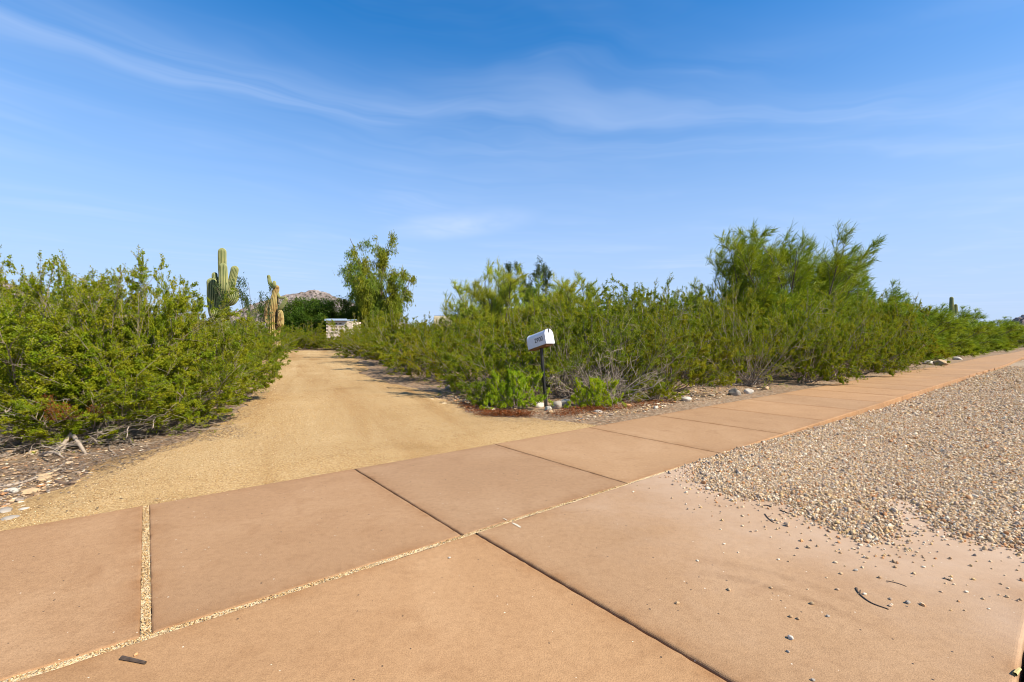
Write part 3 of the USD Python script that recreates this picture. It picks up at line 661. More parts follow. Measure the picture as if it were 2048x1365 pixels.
creosote('bush_a', 1, 34, 11, 6, 44, 'creosote_leaf')
creosote('bush_b', 2, 32, 11, 7, 38, 'creosote_leaf', tilt=(10, 82), low=0.25, spikes=3)
creosote('bush_c', 3, 36, 10, 6, 42, 'creosote_olive', tilt=(3, 78), low=0.2)
creosote('bush_d', 4, 30, 11, 7, 38, 'creosote_olive', H=1.7, R=1.6, tilt=(8, 84), low=0.2, spikes=2)
creosote('bush_e', 5, 38, 10, 6, 42, 'creosote_leaf', H=2.0, R=1.2, tilt=(2, 66), low=0.25, spikes=8)
creosote('bush_sparse', 6, 40, 8, 5, 24, 'creosote_leaf', H=1.7, R=1.5, tilt=(6, 80), low=0.7, spikes=4)
creosote('low_fresh', 7, 40, 7, 5, 24, 'creosote_fresh', H=0.62, R=0.55, tilt=(4, 84), l=0.024, w=0.015, spikes=0)
creosote('low_olive', 8, 34, 6, 5, 18, 'creosote_leaf', H=0.62, R=0.6, tilt=(10, 86), l=0.024, w=0.015, spikes=2)
rng = np.random.default_rng(71)
a, La = grow(rng, 46, 1.0, 1.5, (35, 88), bend=-0.1, jitter=0.16)
b, Lb = branch(rng, a, La, 6, 0.25, (0.2, 0.45), 0.9, 0.05, jitter=0.2)
c, Lc = branch(rng, b, Lb, 4, 0.2, (0.3, 0.7), 0.9, 0.0, m=3, jitter=0.2)
proto('dead_tangle', None, None, join(tubes(a, taper(len(a), 7, 0.013, 0.005), 5), tubes(b, taper(len(b), 4, 0.006, 0.0025), 4), tubes(c, taper(len(c), 3, 0.0036, 0.002), 3)), M['twig_pale'], (1.0, 1.5), wname='branches')


def palo(kind, seed, H, R, n1, n2, n3, per, fmat, tilt, wind, l=0.22, w=0.008, bias=(0.15, 0, 0.1), spread=0.4, thick=0.05, lo=0.25, leafy=0.5, u=(0.7, 1.05)):
    rng = np.random.default_rng(seed)
    a, La = grow(rng, n1, H, R, tilt, bend=0.25, m=7, jitter=0.09, u=u, base=0.15)
    b, Lb = branch(rng, a, La, n2, lo, (0.2, 0.42), 0.7, 0.2, wind=np.array(wind))
    c, Lc = branch(rng, b, Lb, n3, 0.15, (0.3, 0.6), 0.6, 0.1, m=3, wind=np.array(wind) * 1.3)
    fo = strands(rng, c, per, l, w, bias, spread); fo2 = strands(rng, b, per // 2, l, w, bias, spread)
    lf = leaves(rng, c, max(3, int(per * leafy)), 0.045, 0.02, jit=0.06)
    wood = join(tubes(a, taper(len(a), 7, thick, thick * 0.2), 6), tubes(b, taper(len(b), 4, thick * 0.2, 0.004), 4), tubes(c, taper(len(c), 3, 0.005, 0.002), 3))
    proto(kind, join(fo, fo2, lf), M[fmat], wood, M['bark'], (H, R), fname='crown', wname='trunk')


palo('palo_big', 31, 5.0, 2.7, 46, 11, 6, 24, 'palo_verde_twig', (2, 74), (0.2, 0, 0.05), l=0.30, w=0.012, bias=(0.32, 0, 0.12), spread=0.45, leafy=0.9, u=(0.42, 1.02), lo=0.15)
palo('palo_mid', 32, 4.2, 2.5, 26, 11, 6, 40, 'palo_verde_pale', (4, 64), (0.12, 0, 0.1), l=0.27, w=0.011, bias=(0.2, 0, 0.25), spread=0.42)
palo('palo_low', 33, 2.6, 2.0, 28, 10, 7, 16, 'palo_verde_twig', (6, 76), (0.25, 0, 0.0), l=0.24, w=0.014, bias=(0.35, 0, 0.0), spread=0.5, thick=0.03, lo=0.15, leafy=1.2)


def tree(kind, seed, H, R, n1, n2, n3, per, fmat, tilt, l, w, up=0.2, hang=0.0, thick=0.16, lo=0.35, jit=0.15, trunk=0.0):
    rng = np.random.default_rng(seed)
    a, La = grow(rng, n1, H - trunk, R, tilt, bend=0.3, m=8, jitter=0.10, u=(0.42, 1.02), base=0.08)
    a[..., 2] += trunk
    b, Lb = branch(rng, a, La, n2, lo, (0.15, 0.34), 0.8, up)
    c, Lc = branch(rng, b, Lb, n3, 0.2, (0.3, 0.65), 0.8, up - hang * 0.6, m=3)
    if hang:
        c = c.copy(); c[:, 1, 2] -= 0.1 * hang * Lc; c[:, 2, 2] -= 0.7 * hang * Lc
    fo = leaves(rng, c, per, l, w, jit=jit, hang=hang)
    ws = [tubes(a, taper(len(a), 8, thick * 0.6, thick * 0.12), 6), tubes(b, taper(len(b), 4, thick * 0.14, thick * 0.05), 4), tubes(c, taper(len(c), 3, thick * 0.05, thick * 0.03), 3)]
    if trunk: ws.append(tubes(np.array([[[0, 0, -0.05], [0.03, 0, trunk * 0.5], [0, 0.02, trunk * 1.1]]]), np.array([[thick * 1.25, thick, thick * 0.9]]), 10))
    proto(kind, fo, M[fmat], join(*ws), M['bark'], (H, R), fname='crown', wname='trunk')


tree('willow', 47, 10.5, 3.0, 28, 10, 7, 34, 'willow_leaf', (2, 48), 0.22, 0.08, up=0.1, hang=0.9, thick=0.2, lo=0.22, jit=0.16, trunk=1.0)
tree('citrus', 42, 4.2, 2.6, 30, 10, 7, 24, 'dark_tree_leaf', (5, 85), 0.12, 0.065, up=0.3, thick=0.12, lo=0.3, trunk=0.5)
tree('gum', 43, 9.0, 2.6, 16, 8, 7, 26, 'grey_green_leaf', (2, 48), 0.15, 0.07, up=0.35, thick=0.16, lo=0.5, jit=0.12, trunk=1.5)
tree('thin_tree', 44, 4.4, 1.6, 9, 5, 4, 26, 'grey_green_leaf', (4, 46), 0.085, 0.035, up=0.3, thick=0.05, lo=0.4, jit=0.07)

PLANT_GROUPS = {}
seedr = np.random.default_rng(99)


def plant(kind, name, label, cat_, px, Y, top, half=None, group=None, rot=None, sink=0.0):
    """px, Y: where it stands (sight line and distance); top: how high it reaches; half: half its spread in metres."""
    path, (H, R) = PROTO[kind]
    x = (px - 1024) / 910 * Y; z = float(zg(x, Y)) - sink
    h = EYE + (683 - top) / 910 * Y - z
    half = half if half else R * h / H
    return copy_of(path, name, label, cat_, (x, Y, z), seedr.uniform(0, 6.28) if rot is None else rot, (half / R, half / R, h / H), group)


CB = 'creosote_bush'
LEFT = 'creosote thicket filling the left side of the photograph'
left = [
    ('bush_b', 212, 5.55, 700, 1.1, 'low leafy creosote bush at the front of the left thicket, right of the forked branch'),
    ('bush_d', 20, 5.5, 640, 1.1, 'olive creosote bush at the very left edge, above the tangle of grey twigs'),
    ('bush_a', 75, 6.1, 559, 1.75, 'big leafy creosote bush at the left edge of the photograph, over bare grey twigs'),
    ('bush_e', 250, 6.5, 526, 0.95, 'tall creosote bush with a forked spire of shoots, left of the large saguaro'),
    ('bush_b', 335, 6.15, 640, 1.15, 'bright creosote bush at the near corner where thicket meets sandy drive'),
    ('bush_c', 428, 8.4, 636, 1.05, 'olive creosote bush overhanging the left edge of the sandy drive'),
    ('bush_e', 62, 8.2, 534, 1.25, 'creosote bush with the tallest single spire, above the left edge of the photograph'),
    ('bush_d', 170, 7.6, 574, 1.7, 'olive creosote bush between the two spired bushes of the left thicket'),
    ('bush_a', 312, 9.2, 584, 1.05, 'creosote bush with three short shoots on its crown, left of the saguaro'),
    ('bush_c', 352, 10.5, 602, 0.7, 'olive creosote bush whose single narrow shoot stands just left of the saguaro'),
    ('bush_d', 456, 12.0, 648, 1.25, 'low wide creosote bush in front of the large saguaro'),
    ('bush_a', 492, 16.0, 642, 1.3, 'creosote bush leaning over the drive below the old saguaro'),
    ('bush_b', 400, 15.0, 640, 1.9, 'creosote bush in the second row below the left arm of the large saguaro'), ('bush_a', 250, 11.0, 576, 1.9, 'creosote bush just behind the forked-spire bush of the left thicket'), ('bush_d', 120, 11.5, 574, 2.0, 'creosote bush behind the gap between the two spired bushes at the far left'), ('bush_c', 20, 11.0, 569, 2.0, 'olive creosote bush cut by the left edge of the photograph, second row back'),
    ('bush_b', -70, 6.4, 564, 1.7, 'creosote bush mostly outside the left edge of the photograph'), ('bush_a', 290, 15.5, 604, 2.0, 'creosote bush third row back, showing under the short shoots left of the saguaro'), ('bush_c', 200, 16.0, 594, 2.2, 'farthest olive creosote bush of the left thicket, glimpsed between nearer crowns'),
    ('bush_d', 455, 20.5, 650, 2.0, 'creosote bush hiding the base of the large saguaro'), ('bush_c', 385, 21.0, 640, 2.2, 'olive creosote bush behind and left of the large saguaro foot'), ('bush_a', 510, 22.0, 646, 1.8, 'creosote bush between the large saguaro and the old leaning one'),
]
for kd, px, Y, top, half, lab in left:
    plant(kd, CB, lab, 'bush', px, Y, top, half, LEFT)
plant('dead_tangle', 'dead_bush', 'leafless tangle of grey twigs sprawling at the bottom of the left thicket', 'dead bush', 45, 5.15, 815, 1.25)
plant('dead_tangle', 'dead_bush', 'bare brittle twigs lying under the bright bush at the drive corner', 'dead bush', 265, 5.7, 850, 1.05)
plant('dead_tangle', 'dead_bush', 'grey dead twigs under the middle of the left thicket behind the forked branch', 'dead bush', 150, 5.6, 790, 1.15)

END = 'creosote bushes closing the far end of the drive'
for i, (px, Y, top, kd, lab) in enumerate([
        (548, 31.5, 655, 'bush_d', 'creosote bush at the foot of the old leaning saguaro'),
        (583, 36, 652, 'bush_a', 'leftmost creosote bush at the end of the sandy drive'),
        (618, 37, 648, 'bush_c', 'olive creosote bush in the middle of the end of the drive'),
        (652, 36.5, 664, 'bush_b', 'low creosote bush in front of the pierced block wall'),
        (684, 36, 668, 'bush_d', 'creosote bush right below the blue-roofed shed'),
        (730, 33, 642, 'bush_a', 'creosote bush right of the shed where the drive bends away')]):
    plant(kd, CB, lab, 'bush', px, Y, top, 1.7, END)

MID = 'creosote bushes along the right side of the sandy drive'
for kd, px, Y, top, half, lab in [
        ('bush_a', 748, 24, 636, 1.9, 'farthest creosote bush of the row right of the drive, below the drooping tree'),
        ('bush_c', 790, 19.5, 632, 1.8, 'olive creosote bush casting a long shadow on the far drive'),
        ('bush_b', 838, 15.6, 640, 1.7, 'bright creosote bush with open bare ground under its left side, right of the drive'),
        ('bush_d', 884, 12.8, 650, 1.4, 'creosote bush behind the small pile of tan stones'),
        ('bush_a', 905, 17, 646, 1.9, 'creosote bush in front of the cream house'),
        ('bush_c', 850, 23, 636, 2.2, 'olive creosote bush directly below the left side of the cream house'), ('bush_d', 800, 29, 634, 2.4, 'creosote bush under the right edge of the drooping tree'), ('bush_a', 955, 21, 628, 2.2, 'creosote bush at the left foot of the pale palo verde'), ('bush_b', 900, 30, 648, 2.6, 'farthest creosote bush in front of the cream house wall'), ('bush_c', 745, 30, 640, 1.8, 'olive creosote bush at the foot of the drooping tree')]:
    plant(kd, CB, lab, 'bush', px, Y, top, half, MID)

BOX = 'creosote bushes around the mailbox'
for kd, px, Y, top, half, lab, nm in [
        ('bush_b', 985, 9.8, 640, 1.35, 'yellow-green creosote bush directly left of the mailbox', CB),
        ('bush_sparse', 1128, 9.5, 620, 1.3, 'creosote bush with many bare grey stems right behind the mailbox post', CB),
        ('bush_sparse', 1235, 9.7, 600, 1.45, 'big half-bare creosote bush right of the mailbox', CB),
        ('bush_c', 1335, 10.6, 604, 1.4, 'olive creosote bush over the gravelly bank right of the mailbox', CB),
        ('bush_e', 1180, 11.5, 585, 1.5, 'tall creosote bush rising behind the half-bare one near the mailbox', CB),
        ('bush_e', 1275, 12.6, 572, 1.4, 'slim creosote bush with feathery tips standing highest right of the mailbox', CB),
        ('bush_a', 1075, 11.6, 612, 1.5, 'creosote bush showing above the mailbox roof', CB),
        ('low_olive', 962, 8.35, 748, 0.52, 'small fresh green bush at the drive corner left of the mailbox', 'low_bush'),
        ('low_fresh', 1028, 8.0, 742, 0.45, 'small dense bright green bush just left of the mailbox post', 'low_bush'),
        ('low_fresh', 1188, 8.15, 757, 0.38, 'round bright green bush just right of the mailbox post', 'low_bush'),
        ('low_olive', 1312, 9.1, 748, 0.5, 'small green bush farthest right beside the sidewalk bank', 'low_bush'),
        ('low_olive', 1255, 8.9, 768, 0.3, 'smallest yellowish bush between the two low green ones right of the mailbox', 'low_bush')]:
    plant(kd, nm, lab, 'bush', px, Y, top, half, BOX)
plant('dead_tangle', 'dead_bush', 'bare grey branches fanned out low behind the round green bush by the mailbox', 'dead bush', 1200, 9.0, 700, 1.0)

RT = 'creosote bushes of the thicket between mailbox and palo verde'
for kd, px, Y, top, half, lab in [
        ('bush_a', 1400, 13.5, 598, 1.5, 'creosote bush left of the tall palo verde, behind dappled ground'),
        ('bush_c', 1455, 15.5, 580, 1.6, 'olive creosote bush at the left foot of the tall palo verde'),
        ('bush_d', 1350, 16, 598, 2.0, 'creosote bush a row behind the olive one on the bank right of the mailbox'), ('bush_a', 1245, 17, 596, 2.2, 'creosote bush behind the slim feathery-tipped one right of the mailbox'), ('bush_b', 1130, 17.5, 612, 2.2, 'creosote bush a row behind, above and right of the mailbox roof'), ('bush_c', 1030, 16.5, 622, 2.0, 'olive creosote bush a row behind, above and left of the mailbox roof'),
        ('bush_a', 1400, 20.5, 592, 2.4, 'creosote bush at the base of the faint palo verde shoots'), ('bush_d', 1290, 23, 598, 2.8, 'farthest creosote bush between the wispy palo verde and the tallest one'), ('bush_a', 1180, 25, 610, 3.0, 'creosote bush at the base of the wispy palo verde with long tips'), ('bush_c', 1070, 25, 618, 3.0, 'creosote bush below the dark grey-green tree, farthest row')]:
    plant(kd, CB, lab, 'bush', px, Y, top, half, RT)


def along(kind, name, s, u, top, half, lab, group, rot=None, cat_='bush'):
    x, y = sq(s, EDGE - u)
    return plant(kind, name, lab, cat_, 1024 + 910 * x / y, y, top, half, group, rot)


ROW = 'creosote bushes lining the sidewalk to the right'
for kd, s, u, top, half, lab in [
        ('bush_sparse', 12.6, 1.3, 590, 1.55, 'creosote bush with dark bare stems at its foot beside the two grey rocks'),
        ('bush_a', 14.8, 0.65, 600, 1.3, 'bright creosote bush spilling onto the sidewalk under the palo verde'),
        ('bush_e', 16.9, 0.6, 588, 1.3, 'upright creosote bush beside the sidewalk below the palo verde crown'),
        ('bush_a', 19.4, 0.6, 604, 1.35, 'creosote bush by the sidewalk at the right end of the palo verde crown'),
        ('bush_b', 22.2, 0.6, 622, 1.35, 'dark low creosote bush at the sidewalk edge between palo verde and wispy trees'),
        ('bush_c', 25.5, 0.8, 612, 1.6, 'olive creosote bush reaching the sidewalk before the gap with a pale rock'),
        ('bush_a', 29.5, 2.2, 640, 1.6, 'low creosote bush beside the pale rock at the far sidewalk'),
        ('bush_d', 17.5, 4.3, 575, 2.0, 'creosote bush behind the upright one at the left foot of the tallest palo verde'), ('bush_c', 22.5, 4.6, 590, 2.2, 'olive creosote bush behind the tallest palo verde on its right side'), ('bush_d', 13.0, 5.0, 585, 1.9, 'creosote bush behind the one with dark bare stems by the grey rocks'), ('bush_a', 28, 5.0, 600, 2.2, 'creosote bush behind the second windswept tree right of the palo verde')]:
    along(kd, CB, s, u, top, half, lab, ROW)

along('palo_big', 'palo_verde_tree', 20.6, 3.0, 462, 2.8, 'tallest palo verde, windswept feathery crown leaning right over the sidewalk bushes', None, 0.0, 'tree')
along('palo_big', 'palo_verde_tree', 24.5, 3.6, 503, 2.9, 'palo verde merging into the right shoulder of the tallest one', None, 0.25, 'tree')
along('palo_big', 'palo_verde_tree', 21.5, 4.0, 488, 2.3, 'palo verde filling in behind the left shoulder of the tallest one', None, -0.3, 'tree')
plant('palo_mid', 'palo_verde_tree', 'pale feathery palo verde left of the dark tree, behind the mailbox', 'tree', 1000, 19, 537, 2.1, None, 0.4)
plant('palo_mid', 'palo_verde_tree', 'wispy palo verde with long thin tips right of the dark tree', 'tree', 1165, 18.5, 556, 1.9, None, -0.4)
plant('palo_mid', 'palo_verde_tree', 'faint feathery palo verde shoots showing left of the tallest one', 'tree', 1405, 22, 572, 1.9, None, 1.0)
plant('palo_mid', 'palo_verde_tree', 'small palo verde between the pale feathery one and the wispy one', 'tree', 1082, 21, 566, 1.7, None, 2.2)
WISP = 'low windswept trees along the far sidewalk'
for s, u, top, half, lab, rot in [
        (27.4, 3.4, 548, 2.6, 'low windswept tree directly right of the tallest palo verde', 0.1),
        (31.0, 3.0, 566, 2.5, 'second low windswept tree right of the tallest palo verde, yellowish', -0.2),
        (35.0, 2.9, 578, 2.5, 'windswept tree just left of the distant saguaro', 0.2),
        (41.0, 3.2, 600, 2.9, 'low tree in front of the distant saguaro', -0.1),
        (48.0, 3.4, 622, 3.0, 'low green tree right of the distant saguaro', 0.3),
        (57.0, 3.6, 618, 3.4, 'low green tree above the far bend of the sidewalk', 0.0),
        (72.0, 4.5, 622, 4.2, 'distant low tree near the right edge of the photograph', 0.3),
        (95.0, 5.0, 626, 5.2, 'farthest low tree at the right edge above the sidewalk', -0.2),
        (125.0, 5.0, 640, 6.0, 'small far tree where the sidewalk vanishes', 0.2)]:
    along('palo_low', 'windswept_tree', s, u, top, half, lab, WISP, rot, 'tree')

plant('willow', 'drooping_tree', 'tall ragged tree with drooping yellow-green leaves and bare top twigs', 'tree', 757, 45, 472, 2.9)
for i, (px, Y, top, half, lab) in enumerate([
        (586, 43, 602, 2.9, 'dark rounded tree touching the right side of the old saguaro'), (624, 45, 600, 3.1, 'dark rounded tree under the hill summit'),
        (662, 47, 602, 3.1, 'dark rounded tree right above the blue-roofed shed'), (696, 50, 606, 3.2, 'dark tree at the left foot of the drooping tree')]):
    plant('citrus', 'rounded_tree', lab, 'tree', px, Y, top, half, 'dark rounded trees below the hill')
plant('gum', 'dark_tree', 'dark grey-green tree rising above the palo verdes behind the mailbox', 'tree', 1066, 48, 518, 2.5)
plant('thin_tree', 'thin_tree', 'thin sparse tree between the two saguaros', 'tree', 496, 24, 556, 1.5)
plant('citrus', 'rounded_tree', 'dark tree beside the cream house', 'tree', 945, 52, 622, 2.6)
along('gum', 'dark_tree', 62, 9.0, 603, 2.4, 'rounded dark treetop right of the distant saguaro', None, None, 'tree')


# distant scrub: one mass nobody could count, between the things above and the horizon
def instancer(path, protos, pos, idx, scl, quat, label, kind='stuff', cat_=None):
    pi = UsdGeom.PointInstancer.Define(stage, path)
    targets = []
    for i, (mesh, mt, sm) in enumerate(protos):
        usdkit.mesh(stage, f'{path}/kinds/kind_{i}', mesh, mt, smooth=sm); targets.append(f'{path}/kinds/kind_{i}')
    UsdGeom.Scope.Define(stage, f'{path}/kinds')
    for t in targets: pi.CreatePrototypesRel().AddTarget(t)
    pi.CreatePositionsAttr(Vt.Vec3fArray.FromNumpy(pos.astype(np.float32)))
    pi.CreateProtoIndicesAttr(Vt.IntArray.FromNumpy(idx.astype(np.int32)))
    pi.CreateScalesAttr(Vt.Vec3fArray.FromNumpy(scl.astype(np.float32)))
    q = np.asarray(quat, np.float32)
    pi.CreateOrientationsAttr(Vt.QuathArray([Gf.Quath(float(a), float(b), float(c), float(d)) for a, b, c, d in q]))
    return tag(pi.GetPrim(), label, cat_, kind=kind)


def quats(rng, n, flat=False):
    if flat:
        a = rng.uniform(0, np.pi, n); return np.column_stack([np.cos(a), np.zeros(n), np.zeros(n), np.sin(a)])
    return unit(rng.normal(0, 1, (n, 4)))


rng = np.random.default_rng(17)
a, La = grow(rng, 14, 2.0, 1.6, (5, 80)); b, Lb = branch(rng, a, La, 6, 0.25, (0.2, 0.4), 0.8, 0.25)
far_kinds = [(leaves(rng, b, 26, 0.11, 0.06, jit=0.09), M['creosote_olive'], False), (leaves(rng, b, 26, 0.11, 0.06, jit=0.09), M['creosote_leaf'], False)]
pos = []
while len(pos) < 620:
    Y = rng.uniform(34, 150); px = rng.uniform(-350, 2150); x = (px - 1024) / 910 * Y
    if -(x * Q[0] + Y * Q[1]) + EDGE < 7 or (Y < 42 and 530 < px < 730) or (Y < 55 and 630 < px < 720): continue
    pos.append((x, Y, float(zg(x, Y))))
pos = np.array(pos); k = len(pos)
sc = rng.uniform(0.7, 1.25, (k, 1)) * np.ones((1, 3))
instancer('/World/distant_scrub', far_kinds, pos, rng.integers(0, 2, k), sc, quats(rng, k, True), 'distant desert scrub beyond the nearer bushes', cat_='scrub')


# ------------------------------------------------------------------ saguaros
def ribbed(path, rad, ribs=16, depth=0.16, per=5, lump=0.0):
    """A ribbed limb along a smooth path, closed with a dome; returns the mesh and how near each vertex is to a rib's crest."""
    p = np.asarray(path, float)
    t = np.linspace(0, 1, len(p)); tt = np.linspace(0, 1, max(10, 5 * len(p)))
    from scipy.interpolate import CubicSpline
    c = CubicSpline(t, p)(tt) if len(p) > 2 else p[0] + (p[1] - p[0]) * tt[:, None]
    r = np.interp(tt, np.linspace(0, 1, len(rad)), rad)
    end = c[-1]; d = unit(c[-1] - c[-2]); r1 = r[-1]
    th = np.linspace(0, np.pi / 2, 7)[1:]
    c = np.vstack([c, end + d * (np.sin(th) * r1 * 1.15)[:, None]]); r = np.append(r, np.maximum(r1 * np.cos(th), 0.004))
    tan = unit(np.gradient(c, axis=0))
    a = np.zeros_like(c); a[0] = unit(np.cross(tan[0], [0.31, 0.95, 0.05]))
    for i in range(1, len(c)): a[i] = unit(a[i - 1] - tan[i] * (a[i - 1] @ tan[i]))
    b = np.cross(tan, a)
    k = ribs * per; an = np.arange(k) * 2 * np.pi / k
    ridge = (0.5 + 0.5 * np.cos(an * ribs)) ** 0.8
    rr = r[:, None] * (1 - depth + depth * 1.4 * ridge[None])
    if lump:
        rr = rr * (1 + lump * (meshkit.fbm(np.concatenate([c[:, None] * 2.6 + 1.4 * np.stack([np.cos(an), np.sin(an), 0 * an], -1)[None], ], -1), 3, 5) - 0.5))
    v = c[:, None] + rr[..., None] * (np.cos(an)[None, :, None] * a[:, None] + np.sin(an)[None, :, None] * b[:, None])
    m = len(c)
    f = np.array([[i * k + j, i * k + (j + 1) % k, (i + 1) * k + (j + 1) % k, (i + 1) * k + j] for i in range(m - 1) for j in range(k)])
    v = np.vstack([v.reshape(-1, 3), end + d * r1 * 1.16]); n = len(v) - 1
    f = np.vstack([f[:, [0, 1, 2]], f[:, [0, 2, 3]], [[(m - 1) * k + j, (m - 1) * k + (j + 1) % k, n] for j in range(k)]])
    return (v, f), np.append(np.tile(ridge, m), 0.8)


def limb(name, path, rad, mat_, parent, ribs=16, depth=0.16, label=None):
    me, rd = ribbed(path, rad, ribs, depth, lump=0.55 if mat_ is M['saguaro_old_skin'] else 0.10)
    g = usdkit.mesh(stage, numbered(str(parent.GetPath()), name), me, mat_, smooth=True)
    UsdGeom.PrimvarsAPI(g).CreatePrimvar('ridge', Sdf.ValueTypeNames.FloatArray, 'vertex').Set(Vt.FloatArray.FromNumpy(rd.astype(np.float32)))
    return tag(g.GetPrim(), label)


Y1 = 26.0
S1 = thing('saguaro', 'large healthy green saguaro with several upright arms, rising left of the drive', 'cactus')
a1 = lambda px, py, dy=0.0: A(px, py, Y1 + dy)
b0 = a1(447, 683); b0[2] = float(zg(b0[0], b0[1])) - 0.05
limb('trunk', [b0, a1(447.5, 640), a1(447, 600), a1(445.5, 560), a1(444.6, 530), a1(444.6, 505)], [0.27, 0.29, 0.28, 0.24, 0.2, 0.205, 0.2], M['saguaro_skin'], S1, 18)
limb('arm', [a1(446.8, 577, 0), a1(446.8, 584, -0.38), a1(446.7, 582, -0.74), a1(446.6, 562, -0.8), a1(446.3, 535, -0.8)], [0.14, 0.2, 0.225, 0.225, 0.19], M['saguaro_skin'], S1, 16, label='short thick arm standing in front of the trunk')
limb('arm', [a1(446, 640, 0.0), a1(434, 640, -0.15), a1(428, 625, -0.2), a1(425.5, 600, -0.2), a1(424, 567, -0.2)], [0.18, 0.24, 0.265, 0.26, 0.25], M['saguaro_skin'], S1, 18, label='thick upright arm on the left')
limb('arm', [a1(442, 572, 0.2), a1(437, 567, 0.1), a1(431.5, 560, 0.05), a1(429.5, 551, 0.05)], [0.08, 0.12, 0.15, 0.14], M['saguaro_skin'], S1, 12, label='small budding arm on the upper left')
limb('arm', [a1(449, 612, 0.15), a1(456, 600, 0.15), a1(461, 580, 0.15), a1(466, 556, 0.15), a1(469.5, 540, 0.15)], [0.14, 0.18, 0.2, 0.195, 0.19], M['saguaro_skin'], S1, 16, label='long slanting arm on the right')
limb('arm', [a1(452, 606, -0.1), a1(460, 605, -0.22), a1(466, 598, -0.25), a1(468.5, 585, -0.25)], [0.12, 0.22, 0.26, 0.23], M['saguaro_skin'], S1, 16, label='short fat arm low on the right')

Y2 = 30.0
S2 = thing('saguaro', 'old leaning yellowish saguaro with drooping and broken arms, left of the end of the drive', 'cactus')
a2 = lambda px, py, dy=0.0: A(px, py, Y2 + dy)
b0 = a2(548, 683); b0[2] = float(zg(b0[0], b0[1])) - 0.05
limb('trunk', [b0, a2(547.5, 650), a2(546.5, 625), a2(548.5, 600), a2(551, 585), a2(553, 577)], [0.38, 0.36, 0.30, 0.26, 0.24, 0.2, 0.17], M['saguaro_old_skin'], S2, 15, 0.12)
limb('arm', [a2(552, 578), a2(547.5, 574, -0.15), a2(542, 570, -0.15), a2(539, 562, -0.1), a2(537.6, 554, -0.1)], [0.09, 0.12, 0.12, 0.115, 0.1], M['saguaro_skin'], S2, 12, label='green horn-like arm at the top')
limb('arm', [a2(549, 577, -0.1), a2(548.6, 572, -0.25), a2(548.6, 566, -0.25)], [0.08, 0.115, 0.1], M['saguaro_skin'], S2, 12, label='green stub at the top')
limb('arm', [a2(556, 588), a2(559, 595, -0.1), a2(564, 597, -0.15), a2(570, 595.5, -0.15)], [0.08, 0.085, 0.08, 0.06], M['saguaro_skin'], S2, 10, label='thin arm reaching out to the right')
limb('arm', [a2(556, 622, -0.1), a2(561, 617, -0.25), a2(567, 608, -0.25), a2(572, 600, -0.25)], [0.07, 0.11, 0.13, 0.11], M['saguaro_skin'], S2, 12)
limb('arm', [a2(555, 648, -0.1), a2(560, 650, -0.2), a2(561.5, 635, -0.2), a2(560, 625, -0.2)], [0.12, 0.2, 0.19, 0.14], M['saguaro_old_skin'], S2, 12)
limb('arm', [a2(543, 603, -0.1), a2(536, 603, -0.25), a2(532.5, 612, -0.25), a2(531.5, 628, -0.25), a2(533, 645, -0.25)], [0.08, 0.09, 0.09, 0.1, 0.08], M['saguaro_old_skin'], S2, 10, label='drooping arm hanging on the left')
x3 = sq(52.0, EDGE - 8.5); S3 = thing('saguaro', 'small dark distant saguaro above the trees at the far right', 'cactus')
Y3 = float(x3[1]); a3 = lambda px, py, dy=0.0: A(px, py, Y3 + dy)
px3 = 1903
b0 = a3(px3, 683); b0[2] = float(zg(b0[0], b0[1])) - 0.05
limb('trunk', [b0, a3(px3, 650), a3(px3, 620), a3(px3, 598)], [0.2, 0.2, 0.17, 0.14], M['saguaro_skin'], S3, 12)
limb('arm', [a3(px3, 632, 0), a3(px3 + 6, 630), a3(px3 + 8.5, 622), a3(px3 + 8.5, 612)], [0.08, 0.12, 0.14, 0.12], M['saguaro_skin'], S3, 12)

# ------------------------------------------------------------------ shed and house far behind
YS = 40.0
p0, p1 = A(652, 643, YS), A(704, 643, YS)
gz = float(zg(p0[0], YS)) - 0.1; wtop = p0[2]; wl = p1[0] - p0[0]; hgt = wtop - gz
shed = thing('block_shed', 'small tan concrete-block shed with pierced vents and pale blue metal roof', 'shed', (p0[0], YS, gz))
import manifold3d as mf
wall = mf.Manifold.cube((wl, 2.4, hgt)) - mf.Manifold.cube((wl - 0.4, 2.0, hgt)).translate((0.2, 0.2, 0.0))
for px in (654.5, 663, 672, 680.7):
    for py in (648.2, 654.7, 661, 667):
        c = A(px, py, YS) - np.array([p0[0], YS, gz])
        wall = wall - mf.Manifold.cube((0.22, 0.6, 0.115)).translate((c[0] - 0.11, -0.2, c[2] - 0.057))
part('wall', wall, M['block_wall'], shed)
# corrugated roof, each sheet a strip, raised on a dark fascia
xs = np.linspace(-0.05, wl * 0.845, 60); prof = 0.018 * np.sin(xs * 2 * np.pi / 0.15)
v = np.vstack([np.column_stack([xs, np.full(60, y), z + prof]) for y, z in ((-0.22, hgt + 0.06), (2.5, hgt + 0.22), (2.5, hgt + 0.19), (-0.22, hgt + 0.03))])
f = [[r * 60 + i, r * 60 + i + 1, ((r + 1) % 4) * 60 + i + 1, ((r + 1) % 4) * 60 + i] for r in range(4) for i in range(59)]
part('roof', (v, np.array(f)), M['roof_blue'], shed)
part('fascia', box(wl * 0.4, -0.17, hgt + 0.13, wl * 0.845, 0.02, 0.13), M['roof_blue'], shed)
part('beam', box(wl * 0.4, 1.1, hgt + 0.02, wl * 0.8, 2.3, 0.035), M['roof_brown'], shed)
YH = 62.0
h0, h1 = A(868, 633, YH), A(916, 633, YH); hz = float(zg(h0[0], YH)) - 0.1
house = thing('cream_house', 'cream house wall glimpsed above the bushes left of the palo verdes', 'house', (h0[0], YH, hz))
hl, hh = h1[0] - h0[0], h0[2] - hz
